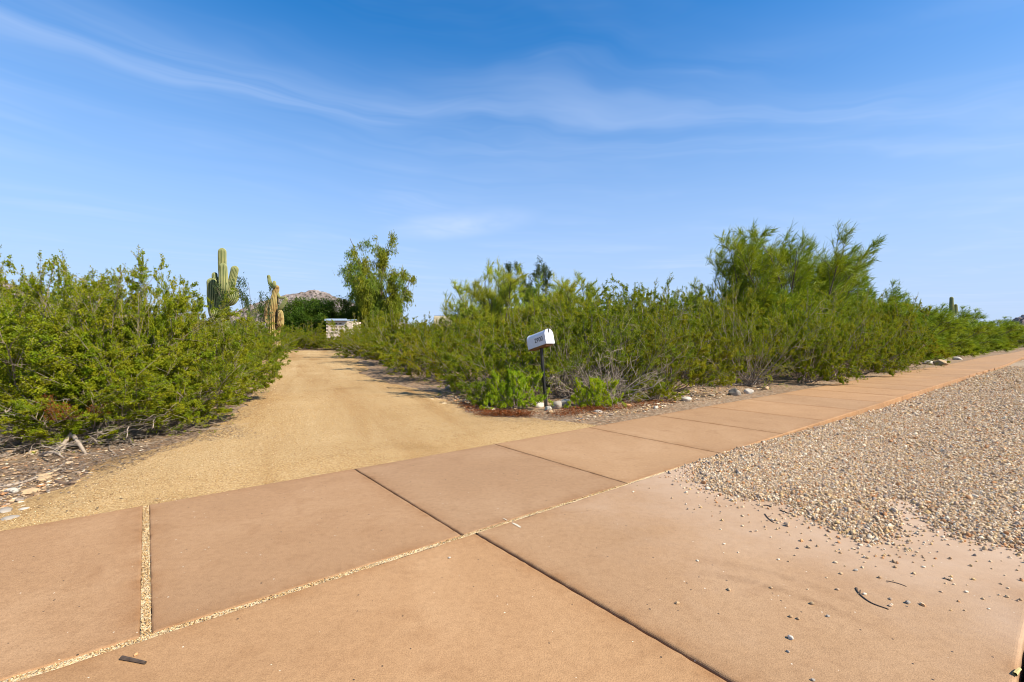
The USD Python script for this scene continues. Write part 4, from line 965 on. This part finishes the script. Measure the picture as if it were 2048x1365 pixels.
part('wall', cat(box(hl * 0.36, 2.5, hh / 2, hl * 0.72, 5, hh), box(hl * 0.9, 2.9, hh / 2 - 0.1, hl * 0.2, 5, hh - 0.2)), M['cream_wall'], house)
part('roof', cat(box(hl * 0.36, 2.6, hh + 0.03, hl * 0.72, 4.9, 0.05), box(hl * 0.9, 3.0, hh - 0.17, hl * 0.22, 4.9, 0.05)), M['roof_brown'], house)

# ------------------------------------------------------------------ mailbox
YM = 8.15
ptop, pb = A(1084, 697, YM), G(1094, 814)
mb = thing('mailbox', 'white arched mailbox with black house number on a leaning dark post', 'mailbox')
tilt = math.radians(14)
fw = np.array([Q[0] * math.cos(tilt), Q[1] * math.cos(tilt), math.sin(tilt)]); la = np.array([P[0], P[1], 0.0]); up = np.cross(la, fw)
if up[2] < 0: up = -up
org = ptop + up * 0.028 - fw * 0.02
TM = np.eye(4); TM[:3, 0], TM[:3, 1], TM[:3, 2], TM[:3, 3] = la, fw, up, org
HW, WH, LEN = 0.098, 0.165, 0.48


def arch(hw, wh, k=18):
    th = np.linspace(0, np.pi, k)
    return Polygon([(hw, 0)] + [(hw * math.cos(t), wh + hw * math.sin(t)) for t in th] + [(-hw, 0)])


def along_y(poly, y0, y1):
    """An outline in (x, z) drawn out from y0 to y1."""
    m = trimesh.creation.extrude_polygon(poly, y1 - y0, engine='earcut')
    v = np.array(m.vertices); m = trimesh.Trimesh(np.column_stack([v[:, 0], y0 + v[:, 2], v[:, 1]]), m.faces, process=False); m.fix_normals(); return m


def placed(m):
    m = m.copy(); m.apply_transform(TM); return m


inner = arch(HW - 0.003, WH)
shell = along_y(arch(HW, WH), -LEN * 0.5, LEN * 0.5)
part('body', placed(shell), M['mailbox_white'], mb, smooth=35)
rim = arch(HW + 0.004, WH).difference(arch(HW - 0.002, WH))
part('rim', placed(cat(along_y(rim, LEN * 0.5 - 0.022, LEN * 0.5 - 0.004), along_y(rim, -LEN * 0.5 + 0.001, -LEN * 0.5 + 0.014))), M['mailbox_white'], mb, smooth=35)
dm = along_y(arch(HW + 0.006, WH), LEN * 0.5 + 0.001, LEN * 0.5 + 0.016)
door = part('door', placed(dm), M['mailbox_white'], mb, smooth=35)
part('latch', placed(cat(box(0, LEN * 0.5 + 0.02, WH + HW - 0.028, 0.022, 0.008, 0.075), box(0, LEN * 0.5 + 0.006, WH + HW + 0.012, 0.022, 0.036, 0.008))), M['black_paint'], door)
tx = meshkit.text_mesh('2900', 0.076, 0.0015, bold=True)
b_ = tx.bounds; tx.apply_translation((-(b_[0][0] + b_[1][0]) / 2, 0, 0)); tx.apply_scale((0.82, 1, 1))
v = np.array(tx.vertices)
tx = trimesh.Trimesh(np.column_stack([-HW - 0.0008 - v[:, 2], 0.075 + v[:, 0], 0.075 + v[:, 1]]), tx.faces, process=False)
part('house_number', placed(tx), M['black_paint'], mb)
part('board', placed(box(0, -0.005, -0.013, 0.165, LEN * 0.94, 0.022)), M['board_brown'], mb)
pt = np.array([[pb[0], pb[1], float(zg(*pb)) - 0.2], [*(ptop - fw * 0.02 - up * 0.002)]])
ax = unit(pt[1] - pt[0]); e1 = unit(np.cross(ax, [0.779, 0.627, 0])); e2 = np.cross(ax, e1); w = 0.021
v = np.array([p_ + e1 * sx * w + e2 * sy * w for p_ in pt for sx, sy in ((-1, -1), (1, -1), (1, 1), (-1, 1))])
f = np.array([[0, 1, 5, 4], [1, 2, 6, 5], [2, 3, 7, 6], [3, 0, 4, 7], [0, 3, 2, 1], [4, 5, 6, 7]])
part('post', (v, f), M['black_paint'], mb)

# ------------------------------------------------------------------ rocks, sticks, pebbles, litter
def rock(seed, rx, ry, rz, facet=0.35, sub=2):
    m = trimesh.creation.icosphere(sub, 1.0); v = np.array(m.vertices)
    rng = np.random.default_rng(seed)
    for _ in range(7):   # flat broken faces
        d = unit(rng.normal(0, 1, 3)); h = rng.uniform(0.62, 0.9); o = v @ d - h
        v = v - np.maximum(o, 0)[:, None] * d
    v = v * (1 + facet * (meshkit.fbm(v * 1.7 + seed, 3, seed) - 0.5))[:, None]
    return trimesh.Trimesh(v * [rx, ry, rz], m.faces, process=False)


def put_rock(label, px, py, size, mt, seed, name='rock', group=None, flat=0.6, lift=0.55, cat_='rock', sub=2):
    xy = G(px, py)
    o = thing(name, label, cat_, (*xy, float(zg(*xy)) + size * flat * lift), rotz=seed * 1.3, group=group)
    part('stone', rock(seed, size, size * 0.75, size * flat, sub=sub), M[mt], o, smooth=25)
    return o


def one_rock(label, px, py, size, mt, seed, name='rock', group=None, flat=0.6, lift=0.55, cat_='rock', sub=2, dz=0.0):
    xy = G(px, py); m = rock(seed, size, size * 0.75, size * flat, sub=sub)
    m.apply_transform(trimesh.transformations.rotation_matrix(seed * 1.3, [0, 0, 1])); m.apply_translation((*xy, float(zg(*xy)) + size * flat * lift + dz))
    pr = part(name, m, M[mt], smooth=25)
    return tag(pr, label, cat_, group)


BR = 'rocks at the foot of the mailbox post'
one_rock('pale rock just left of the mailbox post foot', 1078, 815, 0.11, 'stone_white', 3, group=BR)
one_rock('largest grey rock right at the mailbox post foot', 1112, 817, 0.13, 'stone_grey', 4, group=BR, flat=0.75)
one_rock('pale rock at the right of the rocks by the post', 1131, 811, 0.12, 'stone_white', 5, group=BR)
one_rock('small cream rock at the left of the rocks by the post', 1066, 812, 0.07, 'stone_white', 6, group=BR)
one_rock('cream rock squeezed between the post foot and the largest grey rock', 1096, 822, 0.075, 'stone_white', 16, group=BR, flat=0.7)
one_rock('tan rock in front of the rocks by the post, nearest the drive', 1100, 828, 0.06, 'stone_tan', 17, group=BR)
one_rock('orange-tan rock among rust-red litter right of the mailbox', 1256, 816, 0.07, 'stone_orange', 7)
one_rock('small white rock in the litter just left of the bank gravel', 1312, 818, 0.055, 'stone_white', 8)
one_rock('long pale stone lying by the sidewalk below the low green bush', 1196, 826, 0.08, 'stone_white', 9, flat=0.35)
one_rock('bright white rock alone on the bank beside the sidewalk', 1373, 803, 0.12, 'stone_white', 10, flat=0.5)
one_rock('grey angular rock beside the sidewalk at the right thicket', 1470, 791, 0.17, 'stone_grey', 11)
one_rock('cream rock next to the grey angular rock', 1497, 788, 0.12, 'stone_white', 12)
one_rock('small tan rock behind the cream rock by the right thicket', 1531, 780, 0.1, 'stone_tan', 25)
one_rock('pale rock on the soil where the far bushes end', 1884, 731, 0.42, 'stone_tan', 13, flat=0.45)
one_rock('greyish log-like rock lying at the drive edge under the tan stones', 901, 779, 0.14, 'stone_grey', 14, flat=0.4)
one_rock('orange rock beside the log-like rock at the drive edge', 917, 780, 0.13, 'stone_orange', 15, flat=0.45)
cx = G(908, 768); cz = float(zg(*cx)); cl = thing('stone_pile', 'little pile of flat tan stones beside the drive, half hidden in twigs', 'stone pile', (*cx, cz))
for i, (dx, z, r) in enumerate(((0.02, 0.06, 0.16), (-0.01, 0.15, 0.15), (0.03, 0.24, 0.13), (-0.02, 0.315, 0.14))):
    m = rock(50 + i, r, r * 0.7, 0.055); m.apply_translation((dx, 0, z)); part('flat_stone', m, M['stone_tan'], cl, smooth=25)
for px, py, r, mt, i, lab in ((92, 955, 0.06, 'stone_tan', 61, 'yellowish stone nearest the twigs in the left corner'), (88, 962, 0.07, 'stone_tan', 62, 'flat cream stone in front of the yellowish stone, left corner'),
                               (26, 985, 0.055, 'stone_white', 63, 'white stone under the lowest branch at the left edge'), (60, 988, 0.065, 'stone_tan', 64, 'tan stone right of the white stone in the left corner'),
                               (12, 1028, 0.06, 'stone_grey', 65, 'large flat grey stone at the left edge near the sidewalk'), (18, 1043, 0.055, 'stone_grey', 66, 'greenish grey stone closest to the sidewalk at the left edge'),
                               (48, 1025, 0.05, 'stone_white', 67, 'pale stone right of the large flat grey stone')):
    one_rock(lab, px, py, r, mt, i, name='stone', cat_='stone', flat=0.4, group='larger stones in the left corner')
for j, (px, py, r, mt, lab) in enumerate(((1895, 703, 0.5, 'stone_white', 'left of the pale rocks lining the far sidewalk'), (1935, 704, 0.6, 'stone_grey', 'middle grey rock of those lining the far sidewalk'), (1963, 703, 0.55, 'stone_white', 'right of the pale rocks lining the far sidewalk'))):
    xy = sq(31.5 + j * 4.5, EDGE - 0.55); m = rock(80 + j, 0.28, 0.2, 0.14); m.apply_translation((*xy, 0.06)); tag(part('rock', m, M[mt], smooth=25), lab, 'rock', 'pale rocks along the far sidewalk')


def stick(label, pxs, r, mt, name='stick', cat_='stick', dz=0.0, group=None, forks=()):
    pts = np.array([[*G(x, y), 0.0] for x, y in pxs])
    pts[:, 2] = zg(pts[:, 0], pts[:, 1]) + r + dz
    tt = np.linspace(0, 1, len(pts)); t2 = np.linspace(0, 1, 14)
    c = np.column_stack([np.interp(t2, tt, pts[:, k]) for k in range(3)])
    if len(pts) > 2:
        from scipy.interpolate import CubicSpline
        c = CubicSpline(tt, pts)(t2)
    ms = [tubes(c[None], np.linspace(r * 1.2, r * 0.8, 14)[None], 6)]
    for fx in forks:
        q_ = np.array([[*G(x, y), 0.0] for x, y in fx]); q_[:, 2] = zg(q_[:, 0], q_[:, 1]) + r * 0.7 + dz
        ms.append(tubes(q_[None], np.linspace(r * 0.7, r * 0.5, len(q_))[None], 5))
    return tag(part(name, join(*ms), M[mt], smooth=50), label, cat_, group)


stick('long curved dark twig lying on the apron', [(1712, 1178), (1722, 1193), (1741, 1207), (1760, 1215), (1777, 1221)], 0.0032, 'dark_stick', forks=[[(1716, 1186), (1714, 1177)], [(1720, 1191), (1721, 1182)]])
stick('short straight dark twig above the curved one', [(1773, 1164), (1793, 1168), (1813, 1175)], 0.0024, 'dark_stick')
stick('chunky dark strip of bark at the lower left of the apron', [(243, 1320), (268, 1325), (291, 1330)], 0.0065, 'dark_stick')
stick('hooked dark twig on the sand left of the first wide joint', [(333, 949), (345, 954), (360, 957)], 0.009, 'dark_stick', forks=[[(335, 950), (348, 948), (356, 950)]])
stick('short dark stick on the sand near the mailbox bushes', [(860, 815), (867, 812), (872, 810)], 0.012, 'dark_stick')
stick('small twig on the sand just left of the wide joint', [(208, 1003), (219, 1006)], 0.006, 'dark_stick')
stick('brown stick among stones below the left thicket', [(112, 966), (125, 970), (153, 969)], 0.012, 'twig_brown')
stick('long pale branch lying low along the bottom of the left thicket', [(-20, 978), (40, 970), (90, 952), (130, 930)], 0.012, 'dead_wood')
stick('thin twig lying flat on the apron at the gravel edge', [(1528, 1013), (1535, 1013), (1542, 1016)], 0.004, 'dark_stick')
stick('dark twig with one end in the loose gravel', [(1560, 1022), (1572, 1027), (1585, 1030)], 0.004, 'dark_stick')
stick('small forked twig on the apron below the gravel edge', [(1530, 1030), (1538, 1040), (1548, 1047)], 0.0035, 'dark_stick', forks=[[(1538, 1040), (1548, 1043), (1556, 1044)], [(1535, 1036), (1542, 1033)]])
stick('curled yellow pod lying on the gutter edge', [(2030, 1353), (2034, 1347), (2040, 1342)], 0.006, 'pale_leaf_curl', name='pod', cat_='pod')

# the big forked dead branch in front of the left thicket
fb = thing('forked_branch', 'pale forked dead branch propped at the front of the left thicket', 'branch')
YB = 4.9


def limb3(pts, r0, r1, name, mt='dead_wood'):
    p_ = np.array(pts); tt = np.linspace(0, 1, len(p_)); t2 = np.linspace(0, 1, 12)
    from scipy.interpolate import CubicSpline
    c = CubicSpline(tt, p_)(t2) if len(p_) > 2 else p_[0] + (p_[1] - p_[0]) * t2[:, None]
    part(name, tubes(c[None], np.linspace(r0, r1, 12)[None], 7), M[mt], fb, smooth=50)


limb3([A(143, 869, YB), A(120, 895, YB - 0.1), A(100, 908, YB - 0.2), A(79, 917, YB - 0.25)], 0.021, 0.014, 'limb')
limb3([A(141, 870, YB + 0.02), A(128, 892, YB - 0.05), A(120, 910, YB - 0.15), A(98, 938, YB - 0.4)], 0.024, 0.008, 'limb')
limb3([A(143, 868, YB), A(158, 888, YB - 0.1), A(172, 910, YB - 0.15), A(186, 928, YB - 0.25), A(210, 945, YB - 0.35)], 0.022, 0.006, 'limb')
limb3([A(172, 909, YB - 0.15), A(162, 920, YB - 0.25), A(156, 932, YB - 0.35)], 0.012, 0.006, 'limb')
limb3([A(173, 909, YB - 0.15), A(205, 910, YB - 0.15), A(240, 920, YB - 0.2), A(256, 926, YB - 0.2)], 0.010, 0.004, 'limb')
limb3([A(79, 912, YB - 0.25), A(105, 905, YB - 0.3), A(122, 912, YB - 0.3), A(134, 922, YB - 0.3)], 0.014, 0.008, 'limb')

# rust-red dead sprig in the left thicket and litter mats by the mailbox
rng = np.random.default_rng(23)
a, La = grow(rng, 12, 0.24, 0.16, (10, 80)); b, Lb = branch(rng, a, La, 5, 0.2, (0.3, 0.6), 0.9, 0.1, m=3)
rs = thing('rust_sprig', 'rust-red dead sprig caught low in the left thicket', 'dead sprig', tuple(A(133, 845, 4.85)))
part('foliage', leaves(rng, b, 24, 0.022, 0.008), M['rust_leaf'], rs); part('stems', join(tubes(a, taper(12, 7, 0.004, 0.002), 3), tubes(b, taper(len(b), 3, 0.002, 0.001), 3)), M['twig_brown'], rs)

# pebble kinds shared by the loose beds
peb = [(rock(200 + i, 1.0, 0.8, 0.62, 0.3, sub=1), M[f'pebble_tone_{i % 8}'], 30) for i in range(16)]
rng = np.random.default_rng(31)
cand = []
for (s0, s1, dn, r0, r1) in ((2.6, 6.5, 4600, 0.005, 0.0115), (6.5, 10, 3000, 0.007, 0.0135), (10, 18, 1000, 0.011, 0.019), (18, 34, 300, 0.016, 0.026)):
    k = int((s1 - s0) * 2.25 * dn)
    s_, q_ = rng.uniform(s0, s1, k), rng.uniform(-2.38, -0.14, k); r_ = rng.uniform(r0, r1, k)
    r_ *= np.where(rng.uniform(0, 1, k) < 0.035, 1.9, np.where(rng.uniform(0, 1, k) < 0.3, 0.65, 1.0))
    cand.append(np.column_stack([s_, q_, r_]))
cand = np.vstack(cand); xy = sq(cand[:, 0], cand[:, 1])
z_, d_ = gravel_z(xy, cand[:, 0])
edge_n = 0.10 * (meshkit.fbm(np.column_stack([xy * 5, np.zeros(len(xy))]), 3, 2) - 0.5)
pr = np.where(d_ + edge_n > 0.0, 1.0, 0.45 * np.exp((d_ + edge_n) / 0.07) + 0.035 * np.exp(d_ / 0.30))
kp = rng.uniform(0, 1, len(pr)) < pr
cand, xy, z_, d_ = cand[kp], xy[kp], z_[kp], d_[kp]
zz = np.where((d_ > 0.0) | (cand[:, 0] > 5.2), np.maximum(z_, np.where(cand[:, 0] < 5.2, 0.001, -1)), 0.001) + cand[:, 2] * np.where(d_ > 0.12, rng.uniform(-0.25, 0.55, len(z_)), rng.uniform(0.35, 0.6, len(z_)))
k = len(cand)
instancer('/World/loose_gravel', peb, np.column_stack([xy, zz]), rng.integers(0, 16, k), cand[:, 2:] * np.ones((1, 3)), quats(rng, k), 'loose tan and grey gravel spilling over the apron', cat_='gravel')

# single pebbles that lie alone on the apron
LP = 'loose pebbles on the apron'
special = [(1355, 1209, 0.011, 'stone_tan', 'speckled tan pebble beside the faint tyre marks'), (1624, 1210, 0.012, 'stone_tan', 'tan pebble left of the curved twig'), (1656, 1235, 0.009, 'stone_grey', 'dark grey pebble below the tan one left of the curved twig'),
           (1581, 1279, 0.014, 'stone_white', 'white pebble, the palest on the lower apron'), (1576, 1306, 0.008, 'stone_grey', 'grey pebble below the palest white one'), (1816, 1208, 0.013, 'stone_grey', 'long grey pebble right of the curved twig'),
           (1846, 1213, 0.011, 'stone_orange', 'orange-brown pebble beside the long grey one'), (1712, 1143, 0.011, 'stone_grey', 'grey pebble above the top of the curved twig'), (1458, 1182, 0.011, 'stone_tan', 'tan pebble at the upper faint tyre mark'),
           (899, 1118, 0.009, 'stone_white', 'lone white pebble below the sidewalk joint in the middle of the apron'), (1603, 1084, 0.014, 'stone_orange', 'yellow-brown pebble below the gravel edge'), (1617, 1097, 0.014, 'stone_tan', 'tan pebble just below the yellow-brown one'),
           (1752, 1082, 0.015, 'stone_white', 'large white pebble at the tip of the gravel'), (1917, 1205, 0.007, 'stone_orange', 'small orange pebble right of the pair beside the curved twig'), (1626, 1363, 0.008, 'stone_grey', 'grey pebble at the bottom edge of the photograph'),
           (272, 1312, 0.009, 'stone_orange', 'brown pebble above the strip of bark'), (1734, 1118, 0.012, 'stone_tan', 'cream pebble alone above the grey one over the twig')]
for i, (px, py, r, mt, lab) in enumerate(special):
    one_rock(lab, px, py, r, mt, 300 + i, name='pebble', cat_='pebble', group=LP, lift=0.7, sub=1, dz=0.001)
kindp = []
for i in range(6):
    pth = f'/World/Looks/pebble_kind_{i}'; c = stage.CreateClassPrim(pth); c.SetTypeName('Xform')
    usdkit.mesh(stage, pth + '/stone', rock(400 + i, 1.0, 0.8, 0.6, 0.3, sub=1), M[f'pebble_tone_{i}'], smooth=30); kindp.append(pth)
rng = np.random.default_rng(41); cnt = 0
while cnt < 130:
    px, py = rng.uniform(1370, 2045), rng.uniform(985, 1260)
    xy = G(px, py); s_, q_ = to_sq(xy)
    d = -shapely.distance(Point(xy), gravel_poly)
    if q_ > -0.16 or q_ < -2.34 or gravel_poly.contains(Point(xy)) or rng.uniform() > math.exp(d / 0.30) + 0.012: continue
    r = rng.uniform(0.004, 0.0105)
    copy_of(kindp[cnt % 6], 'pebble', 'small pebble scattered on the apron beyond the gravel edge', 'pebble', (*xy, 0.001 + r * 0.45), rng.uniform(0, 6.28), (r, r, r), LP); cnt += 1

# grains on the sandy drive
gk = [(rock(500 + i, 1.0, 0.8, 0.6, 0.3, sub=1), M[f'grain_tone_{i % 5}'], 30) for i in range(10)]
rng = np.random.default_rng(51); P_, R_ = [], []
for (y0_, y1_, n_, r0, r1) in ((2.5, 5.2, 30000, 0.0022, 0.0048), (5.2, 9.5, 26000, 0.003, 0.0065), (9.5, 20, 9000, 0.005, 0.011)):
    x_ = rng.uniform(-9 if y0_ < 9 else -16, 2.2, n_ * 2); y_ = rng.uniform(y0_, y1_, n_ * 2)
    ok = shapely.contains_xy(drive_poly2, x_, y_); x_, y_ = x_[ok][:n_], y_[ok][:n_]
    P_.append(np.column_stack([x_, y_])); R_.append(rng.uniform(r0, r1, len(x_)))
P_, R_ = np.vstack(P_), np.concatenate(R_)
mesh_z = zg(P_[:, 0], P_[:, 1]) + 0.006 + 0.034 * np.clip(shapely.distance(shapely.points(P_), ring) / 0.5, 0, 1) * (0.4 + meshkit.fbm(np.column_stack([P_ * 0.9, np.zeros(len(P_))]), 3, 4))
k = len(P_)
instancer('/World/drive_grit', gk, np.column_stack([P_, mesh_z + R_ * 0.2]), rng.integers(0, 10, k), R_[:, None] * np.ones((1, 3)), quats(rng, k), 'coarse golden grit on the sandy driveway', cat_='grit')
# grains in the joints
rng = np.random.default_rng(53)
s1_, q1_ = rng.uniform(-0.0175, 0.0175, 1300), rng.uniform(EDGE, -2.37, 1300); s2_ = rng.uniform(-2.5, 3.2, 3200)
q2_ = -2.385 + rng.uniform(0, 1, 3200) * np.interp(s2_, [-6, 0.2, 1.4, 2.2, 3.2, 5], [0.04, 0.034, 0.022, 0.016, 0.011, 0.011])
xy = np.vstack([sq(s1_, q1_), sq(s2_, q2_)]); k = len(xy); r_ = rng.uniform(0.0018, 0.0042, k)
instancer('/World/joint_grit', gk, np.column_stack([xy, rng.uniform(-0.005, 0.002, k)]), rng.integers(0, 10, k), r_[:, None] * np.ones((1, 3)), quats(rng, k), 'coarse sand grains filling the sidewalk joints', cat_='grit')

# stones on the soil: left corner, bank by the mailbox, strip beside the sidewalk
rng = np.random.default_rng(61); pts_ = []
for (pa, pb_, w0, w1, n_) in (((-40, 1015), (130, 990), -36, 36, 500), ((0, 940), (300, 905), -35, 45, 600), ((1150, 838), (1330, 812), -9, 7, 480), ((1330, 806), (1520, 776), -36, 8, 950), ((1380, 770), (1520, 750), -16, 12, 500), ((860, 800), (1050, 832), -14, 10, 500)):
    t_ = rng.uniform(0, 1, n_); px = pa[0] + (pb_[0] - pa[0]) * t_; py = pa[1] + (pb_[1] - pa[1]) * t_ + rng.uniform(w0, w1, n_)
    for a_, b_ in zip(px, py):
        g_ = G(a_, b_)
        if -(g_ @ Q) + EDGE > 0.03: pts_.append(g_)
pts_ = np.array(pts_); k = len(pts_); dist = np.linalg.norm(pts_, axis=1); r_ = rng.gamma(2.0, 0.0042, k) * np.clip(dist / 6, 0.7, 1.6) + 0.003
instancer('/World/soil_stones', peb, np.column_stack([pts_, zg(*pts_.T) + r_ * 0.25 + 0.004]), rng.integers(0, 16, k), np.column_stack([r_ * 1.15, r_, r_ * 0.6]), quats(rng, k, True), 'small mixed stones on the soil beside the drive and sidewalk', cat_='stones')

# litter: dark leaf scraps and bits of twig, and rust-red litter by the mailbox
def scrap(seed, l, w):
    rng = np.random.default_rng(seed)
    v = np.array([[-l, 0, 0], [-l * 0.3, w, 0.12 * l], [l, w * 0.2, 0.02], [-l * 0.2, -w, 0.1 * l]]); return v, np.array([[0, 2, 1], [0, 3, 2]])


lk = [(scrap(i, 1.0, 0.22 + 0.06 * i), m_, False) for i, m_ in enumerate([M['dark_stick'], M['twig_brown'], M['dark_stick'], M['twig_grey']])]
rng = np.random.default_rng(67); pts_ = []
for (poly, n_, sg) in (([(-20, 960), (120, 935), (230, 930), (330, 895), (440, 865), (500, 820), (520, 770)], 9000, 0.36), ([(900, 800), (960, 838), (1100, 842), (1250, 832), (1380, 800)], 2800, 0.28), ([(700, 742), (790, 762), (880, 790)], 1300, 0.6), ([(1380, 770), (1520, 760), (1500, 775)], 1300, 0.5)):
    L_ = np.array([G(x, y) for x, y in poly])
    seg = rng.integers(0, len(L_) - 1, n_); t_ = rng.uniform(0, 1, (n_, 1))
    p_ = L_[seg] * (1 - t_) + L_[seg + 1] * t_ + rng.normal(0, sg, (n_, 2))
    pts_.append(p_[-(p_ @ Q) + EDGE > 0.02])
k0 = 260
xs_ = rng.uniform(-9, 2, 4000); ys_ = rng.uniform(3, 15, 4000); ok = shapely.contains_xy(drive_poly2, xs_, ys_)
pts_.append(np.column_stack([xs_[ok], ys_[ok]])[:k0])
for (poly, n_, sg) in (([(120, 990), (260, 945), (420, 880), (510, 805), (530, 750)], 1500, 0.55), ([(720, 750), (800, 785), (900, 815), (1000, 842), (1130, 848)], 1000, 0.45)):
    L_ = np.array([G(x, y) for x, y in poly]); seg = rng.integers(0, len(L_) - 1, n_); t_ = rng.uniform(0, 1, (n_, 1)); p_ = L_[seg] * (1 - t_) + L_[seg + 1] * t_ + rng.normal(0, sg, (n_, 2)); pts_.append(p_[-(p_ @ Q) + EDGE > 0.02])
pts_ = np.vstack(pts_); k = len(pts_); r_ = rng.uniform(0.006, 0.02, k)
instancer('/World/leaf_litter', lk, np.column_stack([pts_, zg(*pts_.T) + 0.026]), rng.integers(0, 4, k), r_[:, None] * np.ones((1, 3)), quats(rng, k, True), 'dark leaf scraps and twig bits under the bushes', cat_='leaf litter')
rng = np.random.default_rng(69); pts_ = []
for (poly, n_, sg) in (([(965, 832), (1060, 834)], 2200, 0.09), ([(1110, 835), (1160, 826), (1230, 820), (1330, 808)], 2400, 0.13), ([(925, 812), (960, 830)], 400, 0.1)):
    L_ = np.array([G(x, y) for x, y in poly]); seg = rng.integers(0, len(L_) - 1, n_); t_ = rng.uniform(0, 1, (n_, 1)); pts_.append(L_[seg] * (1 - t_) + L_[seg + 1] * t_ + rng.normal(0, sg, (n_, 2)))
pts_ = np.vstack(pts_); pts_ = pts_[-(pts_ @ Q) + EDGE > 0.05]; k = len(pts_); r_ = rng.uniform(0.012, 0.035, k)
rk = [(scrap(i, 1.0, 0.16), M['rust_leaf'], False) for i in range(2)]
qd = quats(rng, k, True) + rng.normal(0, 0.22, (k, 4)); qd = unit(qd)
instancer('/World/rust_litter', rk, np.column_stack([pts_, zg(*pts_.T) + rng.uniform(0.01, 0.09, k)]), rng.integers(0, 2, k), r_[:, None] * np.ones((1, 3)), qd, 'rust-red dead leaf litter heaped below the mailbox bushes', cat_='leaf litter')
